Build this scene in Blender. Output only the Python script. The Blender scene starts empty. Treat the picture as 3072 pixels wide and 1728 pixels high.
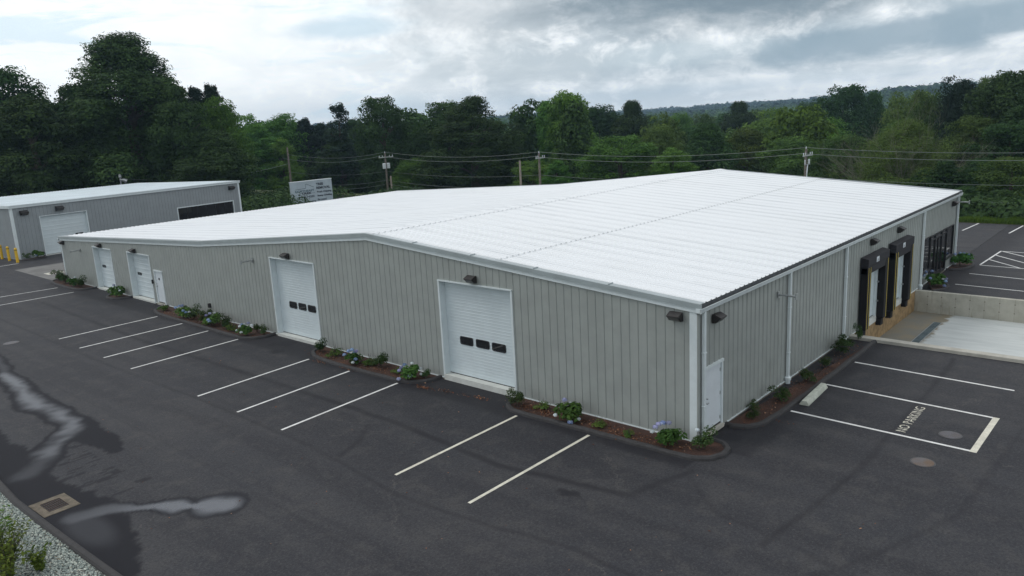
import bpy, bmesh, math, random
import numpy as np
from math import radians, sin, cos, pi, sqrt
from mathutils import Vector, Matrix

SC = bpy.context.scene
COL = SC.collection

# ------------------------------------------------------------------ camera
cam_d = bpy.data.cameras.new("camera"); cam = bpy.data.objects.new("camera", cam_d); COL.objects.link(cam)
SC.camera = cam
YAW, PITCH, ROLL = map(radians, (41.944, -12.409, -3.007))
fwd = Vector((cos(YAW)*cos(PITCH), sin(YAW)*cos(PITCH), sin(PITCH)))
rt = fwd.cross(Vector((0, 0, 1))).normalized(); up = rt.cross(fwd)
r2 = rt*cos(ROLL) + up*sin(ROLL); u2 = -rt*sin(ROLL) + up*cos(ROLL)
CAM = Vector((-18.877, -10.101, 9.382))
cam.matrix_world = Matrix(((r2.x, u2.x, -fwd.x, CAM.x), (r2.y, u2.y, -fwd.y, CAM.y), (r2.z, u2.z, -fwd.z, CAM.z), (0, 0, 0, 1)))
cam_d.sensor_width = 36.0; cam_d.lens = 2323.4/3072*36.0
cam_d.clip_start = 0.1; cam_d.clip_end = 9000

# ------------------------------------------------------------------ light
SUN_EL, SUN_AZ = radians(52), radians(120)      # azimuth measured from +X towards +Y
sun_d = bpy.data.lights.new("sun", 'SUN'); sun_d.energy = 0.85; sun_d.angle = radians(18); sun_d.color = (1, .96, .9)
sun = bpy.data.objects.new("sun", sun_d); COL.objects.link(sun)
sd = Vector((cos(SUN_EL)*cos(SUN_AZ), cos(SUN_EL)*sin(SUN_AZ), sin(SUN_EL)))
sun.rotation_euler = sd.to_track_quat('Z', 'Y').to_euler()

SC.view_settings.view_transform = 'Standard'; SC.view_settings.look = 'None'
SC.view_settings.exposure = 0.0; SC.view_settings.gamma = 1.0
SC.view_settings.use_curve_mapping = False
SC.cycles.max_bounces = 5; SC.cycles.diffuse_bounces = 3; SC.cycles.glossy_bounces = 3
SC.cycles.transmission_bounces = 3; SC.cycles.transparent_max_bounces = 6; SC.cycles.volume_bounces = 0
SC.cycles.caustics_reflective = False; SC.cycles.caustics_refractive = False


class NT:
    """small helper round a node tree"""
    def __init__(s, tree): s.t = tree; tree.nodes.clear()
    def n(s, typ, **kw):
        nd = s.t.nodes.new(typ)
        for k, v in kw.items():
            if k.startswith('_'): nd.inputs[k[1:].replace('_', ' ')].default_value = v
            else: setattr(nd, k, v)
        return nd
    def l(s, a, b): s.t.links.new(a, b)
    def val(s, sock, v):
        if isinstance(v, (int, float)): sock.default_value = v
        elif isinstance(v, (tuple, list)): sock.default_value = tuple(v) if len(v) != 3 or sock.type == 'VECTOR' else (*v, 1)
        else: s.l(v, sock)
    def math(s, op, a, b=0.0, c=None, clamp=False):
        nd = s.t.nodes.new('ShaderNodeMath'); nd.operation = op; nd.use_clamp = clamp
        s.val(nd.inputs[0], a); s.val(nd.inputs[1], b)
        if c is not None: s.val(nd.inputs[2], c)
        return nd.outputs[0]
    def mix(s, f, a, b, typ='MIX'):
        nd = s.t.nodes.new('ShaderNodeMix'); nd.data_type = 'RGBA'; nd.blend_type = typ
        s.val(nd.inputs[0], f); s.val(nd.inputs[6], a); s.val(nd.inputs[7], b)
        return nd.outputs[2]
    def ramp(s, f, lo, hi, a=0.0, b=1.0, smooth=True):
        nd = s.t.nodes.new('ShaderNodeMapRange'); nd.interpolation_type = 'SMOOTHSTEP' if smooth else 'LINEAR'
        s.val(nd.inputs[0], f); s.val(nd.inputs[1], lo); s.val(nd.inputs[2], hi); s.val(nd.inputs[3], a); s.val(nd.inputs[4], b)
        return nd.outputs[0]
    def noise(s, vec, scale, detail=4.0, rough=.55, dist=0.0, out=0):
        nd = s.t.nodes.new('ShaderNodeTexNoise'); s.val(nd.inputs['Vector'], vec)
        nd.inputs['Scale'].default_value = scale; nd.inputs['Detail'].default_value = detail
        nd.inputs['Roughness'].default_value = rough; nd.inputs['Distortion'].default_value = dist
        return nd.outputs[out]
    def comb(s, x, y, z):
        nd = s.t.nodes.new('ShaderNodeCombineXYZ'); s.val(nd.inputs[0], x); s.val(nd.inputs[1], y); s.val(nd.inputs[2], z)
        return nd.outputs[0]


def world():
    w = bpy.data.worlds.new("World"); SC.world = w; w.use_nodes = True
    T = NT(w.node_tree)
    out = T.n('ShaderNodeOutputWorld'); bg = T.n('ShaderNodeBackground'); bg.inputs[1].default_value = 0.10
    sky = T.n('ShaderNodeTexSky'); sky.sky_type = 'NISHITA'; sky.sun_disc = False
    sky.sun_elevation = SUN_EL; sky.sun_rotation = pi/2 - SUN_AZ
    sky.air_density = 1.0; sky.dust_density = 2.0
    tc = T.n('ShaderNodeTexCoord'); d = tc.outputs['Generated']
    sx = T.n('ShaderNodeSeparateXYZ'); T.l(d, sx.inputs[0]); X, Y, Z = sx.outputs
    az = T.math('MULTIPLY', T.math('ARCTAN2', Y, X), 57.2958)
    el = T.math('MULTIPLY', T.math('ARCSINE', Z), 57.2958)
    # cloud deck: direction projected on a plane, so that banks flatten towards the horizon
    zz = T.math('ADD', T.math('MAXIMUM', Z, 0.0), 0.10)
    P = T.comb(T.math('DIVIDE', X, zz), T.math('DIVIDE', Y, zz), 0.0)
    n1 = T.noise(P, 0.55, 7, .56, 0.35); n2 = T.noise(P, 1.9, 7, .6, 0.2)
    n3 = T.noise(T.comb(az, T.math('MULTIPLY', el, 2.4), 3.0), 0.13, 8, .60, .5)
    n4 = T.noise(T.comb(az, T.math('MULTIPLY', el, 1.5), 9.0), 0.36, 8, .62, .35)
    n5 = T.noise(T.comb(az, T.math('MULTIPLY', el, 5.5), 15.0), 0.10, 7, .58, .6)
    wob = T.math('MULTIPLY', T.math('SUBTRACT', n3, .5), 1.0)
    wob2 = T.math('MULTIPLY', T.math('SUBTRACT', n4, .5), 1.0)

    def blob(a0, e0, sa, se, slope=0.0, w=1.2):
        """soft bank of cloud round azimuth a0, elevation e0"""
        da = T.math('SUBTRACT', az, a0)
        u = T.math('DIVIDE', da, sa)
        v = T.math('DIVIDE', T.math('SUBTRACT', T.math('SUBTRACT', el, e0), T.math('MULTIPLY', da, slope)), se)
        r = T.math('SQRT', T.math('ADD', T.math('MULTIPLY', u, u), T.math('MULTIPLY', v, v)))
        r = T.math('ADD', r, T.math('ADD', T.math('MULTIPLY', wob, w), T.math('MULTIPLY', wob2, w*.6)))
        return T.ramp(r, 1.25, 0.45)
    # thickness of the deck -> brightness
    base = T.math('ADD', T.math('MULTIPLY', n1, .25), T.math('ADD', T.math('MULTIPLY', n2, .15), T.math('MULTIPLY', n3, .6)))
    bright = T.ramp(base, .40, .62)
    white = T.mix(bright, (.56, .62, .665), (.90, .925, .94))
    white = T.mix(T.math('MULTIPLY', T.ramp(n4, .48, .68), .75), white, (1.02, 1.03, 1.04))
    white = T.mix(T.math('MULTIPLY', T.ramp(n4, .47, .30), .45), white, (.50, .56, .60))
    side = T.ramp(az, 38.0, 62.0)
    white = T.mix(T.math('MULTIPLY', side, .70), white, (1.0, 1.02, 1.03))
    c = white
    # thin blue streaks, upper left
    gap = T.math('MULTIPLY', T.ramp(n5, .50, .64), T.ramp(az, 44.0, 56.0))
    c = T.mix(T.math('MULTIPLY', gap, .75), c, (.66, .80, .88))
    c = T.mix(T.math('MULTIPLY', blob(52, 6.6, 4.5, .8, -.02, .8), .8), c, (.55, .68, .77))
    # heavy banks on the right, a bright gap between them
    c = T.mix(T.math('MULTIPLY', blob(43, 7.6, 7.5, 2.6, .0, 1.3), .55), c, (.42, .46, .49))
    c = T.mix(T.math('MULTIPLY', blob(40.5, 3.6, 6.5, 1.4, .05, 1.6), .50), c, (.46, .52, .56))
    c = T.mix(T.math('MULTIPLY', blob(25, 8.9, 16, 4.1, .0, .7), .97), c, (.17, .225, .27))
    c = T.mix(T.math('MULTIPLY', blob(13.0, 4.1, 18, 1.5, -.085, 1.0), .86), c, (.24, .33, .40))
    c = T.mix(T.math('MULTIPLY', blob(29, 3.7, 6, .9, -.03, 1.2), .45), c, (.48, .57, .62))
    c = T.mix(T.math('MULTIPLY', blob(8, 7.4, 9, 2.2, .0, 1.0), .7), c, (.45, .52, .57))
    c = T.mix(T.math('MULTIPLY', blob(30, 1.3, 22, .5, -.02, 1.2), .35), c, (.56, .65, .70))
    low = T.ramp(el, 1.6, -.2)
    c = T.mix(T.math('MULTIPLY', low, .6), c, (.74, .80, .83))
    # overhead, out of the picture, the deck is bright and even
    c = T.mix(1.0, c, (1.26, 1.27, 1.27), 'MULTIPLY')
    c = T.mix(T.ramp(el, 12, 24), c, (.95, .975, 1.0))
    # the deck lies in front of the physical sky
    skyn = sky.outputs[0]
    cc = T.mix(1.0, c, (SKYG*10,)*3, 'MULTIPLY')
    tot = T.mix(.93, skyn, cc)
    T.l(tot, bg.inputs[0]); T.l(bg.outputs[0], out.inputs[0])
SKYG = 0.96
world()

# ------------------------------------------------------------------ materials
MATS = {}
def pmat(name, col, rough=.6, metal=0.0, spec=.5, var=0.0, vscale=2.0, bump=0.0, bscale=40.0, col2=None, coat=0.0):
    """Principled material with procedural variation"""
    if name in MATS: return MATS[name]
    m = bpy.data.materials.new(name); m.use_nodes = True; T = NT(m.node_tree)
    out = T.n('ShaderNodeOutputMaterial'); b = T.n('ShaderNodeBsdfPrincipled')
    b.inputs['Roughness'].default_value = rough; b.inputs['Metallic'].default_value = metal
    b.inputs['Specular IOR Level'].default_value = spec; b.inputs['Coat Weight'].default_value = coat
    tc = T.n('ShaderNodeTexCoord'); P = tc.outputs['Object']
    f = T.noise(P, vscale, 6, .6)
    c2 = col2 or tuple(c*(1-var) for c in col)
    T.l(T.mix(T.ramp(f, .35, .65), col, c2), b.inputs['Base Color'])
    if bump:
        bn = T.n('ShaderNodeBump'); bn.inputs['Strength'].default_value = bump; bn.inputs['Distance'].default_value = .02
        T.l(T.noise(P, bscale, 4, .6), bn.inputs['Height']); T.l(bn.outputs[0], b.inputs['Normal'])
    T.l(b.outputs[0], out.inputs[0])
    MATS[name] = m
    return m

siding = pmat('grey_siding', (.325, .352, .338), .42, var=.10, vscale=1.3)
siding2 = pmat('grey_siding_shop', (.27, .30, .315), .45, var=.08, vscale=1.3)
trimw = pmat('white_trim', (.66, .73, .75), .38, var=.06, vscale=3)
trimg = pmat('fascia_metal', (.34, .39, .405), .35, var=.15, vscale=.7)
doorw = pmat('white_door', (.60, .68, .71), .4, var=.05, vscale=2)
dark = pmat('dark_void', (.012, .013, .014), .6)
gut_shade = pmat('gutter_inside_shade', (.13, .14, .15), .7, var=.4, vscale=6)  # white metal coloured dark to stand in for shade inside the gutter
black = pmat('black_rubber', (.006, .006, .008), .9, var=.3, vscale=6, bump=.2)
blackt = pmat('black_vinyl', (.016, .016, .021), .8, var=.25, vscale=9, bump=.3, bscale=15)
bronze = pmat('dark_bronze', (.024, .021, .021), .45, var=.3, vscale=20)
frameb = pmat('black_frame', (.018, .018, .02), .35)
glassd = pmat('dark_glass', (.012, .014, .016), .04, spec=.9, var=.2)
lens = pmat('lamp_lens', (.13, .125, .12), .25, var=.4, vscale=20)
yellow = pmat('yellow_paint', (.58, .46, .05), .5, var=.15, vscale=8)
yellowb = pmat('bollard_yellow', (.75, .47, .03), .45, var=.12, vscale=5)
steel = pmat('galvanised_steel', (.42, .45, .46), .35, metal=.6, var=.25, vscale=12)
conc = pmat('concrete', (.45, .44, .39), .85, var=.22, vscale=1.6, bump=.3, bscale=30)
concw = pmat('concrete_pale', (.58, .60, .57), .85, var=.12, vscale=2.5, bump=.2)
found = pmat('concrete_base', (.20, .18, .15), .9, var=.35, vscale=3, bump=.4)
tan = pmat('concrete_tan', (.36, .245, .12), .9, col2=(.22, .15, .075), vscale=3.5, bump=.5, bscale=20)
kerbm = pmat('asphalt_kerb', (.040, .039, .041), .8, var=.25, vscale=6, bump=.6, bscale=60)
def paint_mat(name, col):
    m = bpy.data.materials.new(name); m.use_nodes = True; T = NT(m.node_tree)
    out = T.n('ShaderNodeOutputMaterial'); b = T.n('ShaderNodeBsdfPrincipled'); tc = T.n('ShaderNodeTexCoord'); P = tc.outputs['Object']
    c = T.mix(T.ramp(T.noise(P, 4, 5, .6), .35, .65), col, tuple(v*.82 for v in col))
    c = T.mix(T.math('MULTIPLY', T.ramp(T.noise(P, 26, 5, .8), .56, .66), .75), c, (.12, .12, .115))
    c = T.mix(T.math('MULTIPLY', T.ramp(T.noise(P, 1.1, 4, .7), .55, .75), .45), c, (.25, .24, .22))
    T.l(c, b.inputs['Base Color']); b.inputs['Roughness'].default_value = .65; T.l(b.outputs[0], out.inputs[0]); return m
paint = paint_mat('road_paint', (.74, .75, .74)); painty = paint_mat('road_paint_aged', (.68, .66, .56))
iron = pmat('cast_iron', (.10, .10, .115), .5, metal=.2, col2=(.085, .075, .075), vscale=3, bump=.5, bscale=60)
ironold = 0
rust = pmat('rusty_grate', (.05, .028, .022), .8, var=.5, vscale=8)
wood = pmat('pole_wood', (.21, .185, .16), .85, var=.4, vscale=5)
wirem = pmat('wire_metal', (.17, .20, .20), .45)
alu = pmat('white_enamel', (.66, .72, .76), .4, var=.06)
ink = pmat('sign_ink', (.012, .02, .035), .5)
inkf = pmat('faded_ink', (.08, .14, .17), .5)
signm = pmat('sign_face', (.42, .50, .55), .5, var=.12, vscale=.8)
bark = pmat('bark', (.075, .06, .045), .9, var=.4, vscale=6, bump=.5)
barkp = pmat('pale_bark', (.20, .20, .15), .9, var=.3, vscale=6)
roofgrey = pmat('roof_shingle', (.22, .24, .25), .85, var=.3, vscale=3)
rooff = None


def roof_mat():
    m = bpy.data.materials.new('white_roof'); m.use_nodes = True; T = NT(m.node_tree)
    out = T.n('ShaderNodeOutputMaterial'); b = T.n('ShaderNodeBsdfPrincipled')
    tc = T.n('ShaderNodeTexCoord'); P = tc.outputs['Object']
    sx = T.n('ShaderNodeSeparateXYZ'); T.l(P, sx.inputs[0]); X, Y, Z = sx.outputs
    # panels 0.914 m wide differ a hair; streaks run down the slope
    pan = T.n('ShaderNodeTexWhiteNoise'); pan.noise_dimensions = '1D'; T.l(T.math('FLOOR', T.math('DIVIDE', X, .9144)), pan.inputs['W'])
    st = T.noise(T.comb(T.math('MULTIPLY', X, 1.6), T.math('MULTIPLY', Y, .03), 0), 3.0, 6, .6)
    big = T.noise(P, .16, 4, .6)
    c = T.mix(T.math('MULTIPLY', T.ramp(st, .42, .72), .16), (.745, .775, .80), (.60, .64, .67))
    c = T.mix(T.math('MULTIPLY', pan.outputs[0], .05), c, (.66, .69, .70))
    c = T.mix(T.math('MULTIPLY', T.ramp(big, .5, .7), .12), c, (.66, .68, .68))
    # painted shadow: broken lines on side laps, ticks at end lap and ridge cap
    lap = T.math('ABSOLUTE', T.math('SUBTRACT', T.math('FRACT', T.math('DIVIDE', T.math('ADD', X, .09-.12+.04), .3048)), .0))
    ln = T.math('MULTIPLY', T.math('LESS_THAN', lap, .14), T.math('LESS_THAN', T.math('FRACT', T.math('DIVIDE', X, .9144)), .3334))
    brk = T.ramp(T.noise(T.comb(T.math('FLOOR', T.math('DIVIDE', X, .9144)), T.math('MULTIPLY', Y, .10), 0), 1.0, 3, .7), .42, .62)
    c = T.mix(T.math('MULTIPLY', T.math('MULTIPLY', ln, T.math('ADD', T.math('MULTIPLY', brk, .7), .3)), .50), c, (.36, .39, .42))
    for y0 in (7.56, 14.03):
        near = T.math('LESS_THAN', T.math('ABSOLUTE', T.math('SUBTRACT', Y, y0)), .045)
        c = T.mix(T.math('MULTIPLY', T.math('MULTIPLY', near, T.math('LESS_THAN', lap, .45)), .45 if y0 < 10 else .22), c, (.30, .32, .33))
    T.l(c, b.inputs['Base Color']); b.inputs['Roughness'].default_value = .42
    b.inputs['Specular IOR Level'].default_value = .4
    bn = T.n('ShaderNodeBump'); bn.inputs['Strength'].default_value = .05; bn.inputs['Distance'].default_value = .02
    T.l(T.noise(T.comb(X, T.math('MULTIPLY', Y, .7), 0), 2.3, 3, .5), bn.inputs['Height']); T.l(bn.outputs[0], b.inputs['Normal'])
    T.l(b.outputs[0], out.inputs[0])
    return m
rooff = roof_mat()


def asphalt_mat():
    m = bpy.data.materials.new('asphalt'); m.use_nodes = True; T = NT(m.node_tree)
    out = T.n('ShaderNodeOutputMaterial'); b = T.n('ShaderNodeBsdfPrincipled')
    tc = T.n('ShaderNodeTexCoord'); P = tc.outputs['Object']
    def attr(n):
        a = T.n('ShaderNodeAttribute'); a.attribute_name = n; return a.outputs['Fac']
    wet, pud, seam = attr('wet'), attr('puddle'), attr('seam')
    sx = T.n('ShaderNodeSeparateXYZ'); T.l(P, sx.inputs[0]); X, Y, Z = sx.outputs
    big = T.noise(P, .22, 6, .6, .4)
    mid = T.noise(P, 1.3, 6, .62, .3)
    # long lanes left by the paver, running along Y on this side
    lane = T.noise(T.comb(T.math('MULTIPLY', X, .8), T.math('MULTIPLY', Y, .06), 0), 1.0, 4, .55, .3)
    grain = T.noise(P, 55, 3, .7); agg = T.n('ShaderNodeTexVoronoi'); agg.inputs['Scale'].default_value = 38; T.l(P, agg.inputs['Vector'])
    c = T.mix(T.ramp(big, .3, .7), (.029, .031, .038), (.043, .0435, .048))
    c = T.mix(T.math('MULTIPLY', T.ramp(lane, .42, .60), .75), c, (.022, .023, .029))
    c = T.mix(T.math('MULTIPLY', T.ramp(mid, .48, .70), .60), c, (.058, .057, .058))
    c = T.mix(T.math('MULTIPLY', T.ramp(grain, .5, .72), .5), c, (.080, .076, .075))
    c = T.mix(T.math('MULTIPLY', T.ramp(agg.outputs[0], .12, .0), .28), c, (.16, .15, .14))
    spk = T.noise(P, 17, 5, .85)
    c = T.mix(T.math('MULTIPLY', T.ramp(spk, .50, .68), .75), c, (.075, .074, .075)); c = T.mix(T.math('MULTIPLY', T.ramp(spk, .50, .33), .75), c, (.014, .015, .019))
    vc = T.n('ShaderNodeTexVoronoi'); vc.feature = 'DISTANCE_TO_EDGE'; vc.inputs['Scale'].default_value = .16
    wv = T.n('ShaderNodeVectorMath'); wv.operation = 'ADD'; T.l(P, wv.inputs[0])
    ws_ = T.n('ShaderNodeVectorMath'); ws_.operation = 'SCALE'; ws_.inputs['Scale'].default_value = 1.6; T.l(T.noise(P, .9, 6, .7, out=1), ws_.inputs[0]); T.l(ws_.outputs[0], wv.inputs[1]); T.l(wv.outputs[0], vc.inputs['Vector'])
    crk = T.math('MULTIPLY', T.math('LESS_THAN', vc.outputs[0], .0022), T.ramp(T.noise(P, .35, 3, .6), .50, .60))
    c = T.mix(T.math('MULTIPLY', crk, .55), c, (.095, .09, .085))
    scuff = T.noise(T.comb(T.math('MULTIPLY', X, .5), T.math('MULTIPLY', Y, 1.4), 4), 1.7, 8, .7, 1.2)
    c = T.mix(T.math('MULTIPLY', T.ramp(scuff, .60, .74), .35), c, (.026, .026, .028))
    c = T.mix(T.math('MULTIPLY', seam, .85), c, (.013, .013, .017))
    c = T.mix(wet, c, (.012, .0125, .017))
    c = T.mix(pud, c, (.026, .034, .052))
    T.l(c, b.inputs['Base Color'])
    r = T.math('ADD', .72, T.math('MULTIPLY', wet, .0))
    r = T.math('SUBTRACT', r, T.math('MULTIPLY', pud, .60), clamp=True)
    T.l(r, b.inputs['Roughness'])
    T.l(T.math('ADD', T.math('SUBTRACT', .24, T.math('MULTIPLY', wet, .10)), T.math('MULTIPLY', pud, 1.1)), b.inputs['Specular IOR Level'])
    bn = T.n('ShaderNodeBump'); bn.inputs['Distance'].default_value = .012
    T.l(T.math('MULTIPLY', T.math('SUBTRACT', 1.0, pud, clamp=True), .55), bn.inputs['Strength'])
    T.l(T.noise(P, 42, 4, .7), bn.inputs['Height']); T.l(bn.outputs[0], b.inputs['Normal'])
    T.l(b.outputs[0], out.inputs[0])
    return m
asph = asphalt_mat()


def leaf_mat(name, c_dark, c_mid, c_light, rough=.55, trans=.25):
    m = bpy.data.materials.new(name); m.use_nodes = True; T = NT(m.node_tree)
    out = T.n('ShaderNodeOutputMaterial'); b = T.n('ShaderNodeBsdfPrincipled')
    a = T.n('ShaderNodeAttribute'); a.attribute_name = 'tint'; f = a.outputs['Fac']
    oi = T.n('ShaderNodeObjectInfo')
    c = T.mix(T.ramp(f, 0, .55, smooth=False), c_dark, c_mid); c = T.mix(T.ramp(f, .55, 1.0, smooth=False), c, c_light)
    hsv = T.n('ShaderNodeHueSaturation'); T.l(c, hsv.inputs['Color'])
    T.l(T.math('ADD', .478, T.math('MULTIPLY', oi.outputs['Random'], .04)), hsv.inputs['Hue'])
    T.l(T.math('ADD', .72, T.math('MULTIPLY', T.math('FRACT', T.math('MULTIPLY', oi.outputs['Random'], 7.13)), .55)), hsv.inputs['Value'])
    c = hsv.outputs[0]
    T.l(c, b.inputs['Base Color']); b.inputs['Roughness'].default_value = .75; b.inputs['Specular IOR Level'].default_value = .12
    tr = T.n('ShaderNodeBsdfTranslucent'); T.l(c, tr.inputs[0])
    mx = T.n('ShaderNodeMixShader'); mx.inputs[0].default_value = trans
    T.l(b.outputs[0], mx.inputs[1]); T.l(tr.outputs[0], mx.inputs[2]); T.l(mx.outputs[0], out.inputs[0])
    return m
leafA = leaf_mat('leaves_dark', (.018, .042, .014), (.036, .082, .024), (.075, .150, .038))
leafB = leaf_mat('leaves_mid', (.040, .095, .018), (.085, .185, .030), (.155, .290, .048))
leafD = leaf_mat('leaves_hill', (.012, .030, .018), (.022, .050, .026), (.036, .075, .034), trans=.1)
leafC = leaf_mat('leaves_conifer', (.014, .030, .018), (.022, .045, .026), (.040, .068, .034), trans=.1)
leafO = leaf_mat('leaves_olive', (.038, .072, .018), (.076, .135, .030), (.135, .205, .045))
leafF = leaf_mat('leaves_far', (.026, .062, .018), (.052, .108, .026), (.095, .175, .038), trans=.15)
leafH = leaf_mat('leaves_hydrangea', (.028, .075, .018), (.055, .13, .028), (.095, .19, .045))
leafS = leaf_mat('leaves_shrub', (.025, .050, .018), (.045, .085, .027), (.085, .125, .04))
leafY = leaf_mat('leaves_weed', (.045, .085, .014), (.09, .15, .022), (.17, .24, .045))
litterm = leaf_mat('leaf_litter', (.07, .03, .016), (.16, .075, .038), (.32, .20, .12), trans=0)
petal_b = leaf_mat('petals_blue', (.17, .25, .45), (.28, .38, .60), (.48, .57, .74))
petal_l = leaf_mat('petals_lilac', (.24, .25, .45), (.38, .39, .60), (.58, .58, .74))
petal_w = leaf_mat('petals_pale', (.45, .52, .56), (.62, .68, .72), (.80, .83, .80))


def mulch_mat():
    m = bpy.data.materials.new('mulch'); m.use_nodes = True; T = NT(m.node_tree)
    out = T.n('ShaderNodeOutputMaterial'); b = T.n('ShaderNodeBsdfPrincipled'); tc = T.n('ShaderNodeTexCoord'); P = tc.outputs['Object']
    n = T.noise(P, 30, 5, .75, .8); n2 = T.noise(P, 1.2, 3, .6); v = T.noise(T.comb(0, 0, 0) if 0 else P, 90, 2, .8)
    c = T.mix(T.ramp(n, .35, .68), (.018, .010, .008), (.085, .036, .022))
    c = T.mix(T.math('MULTIPLY', T.ramp(n2, .5, .65), .35), c, (.13, .055, .028))
    c = T.mix(T.math('MULTIPLY', T.ramp(v, .62, .75), .45), c, (.20, .13, .08))
    T.l(c, b.inputs['Base Color']); b.inputs['Roughness'].default_value = .9
    bn = T.n('ShaderNodeBump'); bn.inputs['Strength'].default_value = 1.0; bn.inputs['Distance'].default_value = .03
    T.l(n, bn.inputs['Height']); T.l(bn.outputs[0], b.inputs['Normal']); T.l(b.outputs[0], out.inputs[0]); return m
mulch = mulch_mat()

def gravel_mat():
    m = bpy.data.materials.new('gravel_stones'); m.use_nodes = True; T = NT(m.node_tree)
    out = T.n('ShaderNodeOutputMaterial'); b = T.n('ShaderNodeBsdfPrincipled'); tc = T.n('ShaderNodeTexCoord'); P = tc.outputs['Object']
    v = T.n('ShaderNodeTexVoronoi'); v.inputs['Scale'].default_value = 16; T.l(P, v.inputs['Vector'])
    g = T.n('ShaderNodeSeparateColor'); T.l(v.outputs['Color'], g.inputs[0])
    c = T.mix(g.outputs[0], (.20, .24, .23), (.46, .50, .45)); c = T.mix(T.ramp(g.outputs[1], .75, .95), c, (.36, .29, .20))
    c = T.mix(T.ramp(v.outputs['Distance'], .3, .62), c, (.07, .08, .075))
    T.l(c, b.inputs['Base Color']); b.inputs['Roughness'].default_value = .85
    bn = T.n('ShaderNodeBump'); bn.inputs['Strength'].default_value = 1.0; bn.inputs['Distance'].default_value = .05; bn.invert = True
    T.l(v.outputs['Distance'], bn.inputs['Height']); T.l(bn.outputs[0], b.inputs['Normal']); T.l(b.outputs[0], out.inputs[0]); return m
gravel = gravel_mat()

def ground_mat():
    m = bpy.data.materials.new('rough_grass'); m.use_nodes = True; T = NT(m.node_tree)
    out = T.n('ShaderNodeOutputMaterial'); b = T.n('ShaderNodeBsdfPrincipled'); tc = T.n('ShaderNodeTexCoord'); P = tc.outputs['Object']
    n = T.noise(P, .8, 8, .7); n2 = T.noise(P, .05, 4, .6)
    c = T.mix(T.ramp(n, .3, .7), (.045, .065, .018), (.10, .115, .035)); c = T.mix(T.ramp(n2, .45, .6), c, (.035, .055, .018))
    T.l(c, b.inputs['Base Color']); b.inputs['Roughness'].default_value = .95
    T.l(b.outputs[0], out.inputs[0]); return m
groundm = ground_mat()

def slab_mat():
    """pale concrete apron with broom marks and a damp stain along the building"""
    m = bpy.data.materials.new('concrete_slab'); m.use_nodes = True; T = NT(m.node_tree)
    out = T.n('ShaderNodeOutputMaterial'); b = T.n('ShaderNodeBsdfPrincipled'); tc = T.n('ShaderNodeTexCoord'); P = tc.outputs['Object']
    sx = T.n('ShaderNodeSeparateXYZ'); T.l(P, sx.inputs[0]); X, Y, Z = sx.outputs
    st = T.noise(T.comb(T.math('MULTIPLY', X, 2.0), T.math('MULTIPLY', Y, .35), 0), 1.2, 7, .65, .4)
    c = T.mix(T.ramp(st, .35, .7), (.53, .565, .56), (.44, .475, .475))
    e = T.noise(T.comb(T.math('MULTIPLY', X, 2.6), Y, 0), 1.3, 7, .7)
    lim = T.math('ADD', T.math('MULTIPLY', T.math('SUBTRACT', e, .5), 1.1), -1.75)
    damp = T.ramp(T.math('SUBTRACT', Y, lim), -.12, .12)
    br = T.noise(P, .9, 5, .6)
    dc = T.mix(T.ramp(br, .35, .65), (.155, .15, .125), (.20, .165, .10))
    c = T.mix(T.math('MULTIPLY', damp, .9), c, dc)
    jo = T.math('LESS_THAN', T.math('ABSOLUTE', T.math('SUBTRACT', Y, -7.2)), .012)
    c = T.mix(jo, c, (.2, .2, .2))
    T.l(c, b.inputs['Base Color']); b.inputs['Roughness'].default_value = .8
    T.l(b.outputs[0], out.inputs[0]); return m
slabm = slab_mat()

def wallform_mat():
    """cast concrete wall: form panels, tie holes and rust stains"""
    m = bpy.data.materials.new('formed_concrete'); m.use_nodes = True; T = NT(m.node_tree)
    out = T.n('ShaderNodeOutputMaterial'); b = T.n('ShaderNodeBsdfPrincipled'); tc = T.n('ShaderNodeTexCoord'); P = tc.outputs['Object']
    sx = T.n('ShaderNodeSeparateXYZ'); T.l(P, sx.inputs[0]); X, Y, Z = sx.outputs
    n = T.noise(P, 1.5, 7, .65)
    wn = T.n('ShaderNodeTexWhiteNoise'); wn.noise_dimensions = '1D'; T.l(T.math('FLOOR', T.math('DIVIDE', Y, .61)), wn.inputs['W'])
    c = T.mix(T.ramp(n, .3, .7), (.47, .465, .41), (.33, .33, .285)); c = T.mix(T.math('MULTIPLY', wn.outputs[0], .4), c, (.30, .29, .24))
    fy = T.math('ABSOLUTE', T.math('SUBTRACT', T.math('FRACT', T.math('DIVIDE', Y, .61)), .5))
    c = T.mix(T.math('MULTIPLY', T.math('GREATER_THAN', fy, .487), .5), c, (.16, .15, .12))
    hz = T.math('ABSOLUTE', T.math('SUBTRACT', T.math('FRACT', T.math('DIVIDE', T.math('ADD', Z, .05), .42)), .5))
    tie = T.math('MULTIPLY', T.math('LESS_THAN', hz, .05), T.math('GREATER_THAN', fy, .455))
    c = T.mix(T.math('MULTIPLY', tie, .7), c, (.07, .06, .05))
    st = T.noise(T.comb(T.math('MULTIPLY', Y, 3), 0, T.math('MULTIPLY', Z, .5)), 1.0, 5, .6)
    c = T.mix(T.math('MULTIPLY', T.ramp(st, .55, .7), .5), c, (.20, .19, .14))
    T.l(c, b.inputs['Base Color']); b.inputs['Roughness'].default_value = .85
    T.l(b.outputs[0], out.inputs[0]); return m
formed = wallform_mat()


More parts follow.
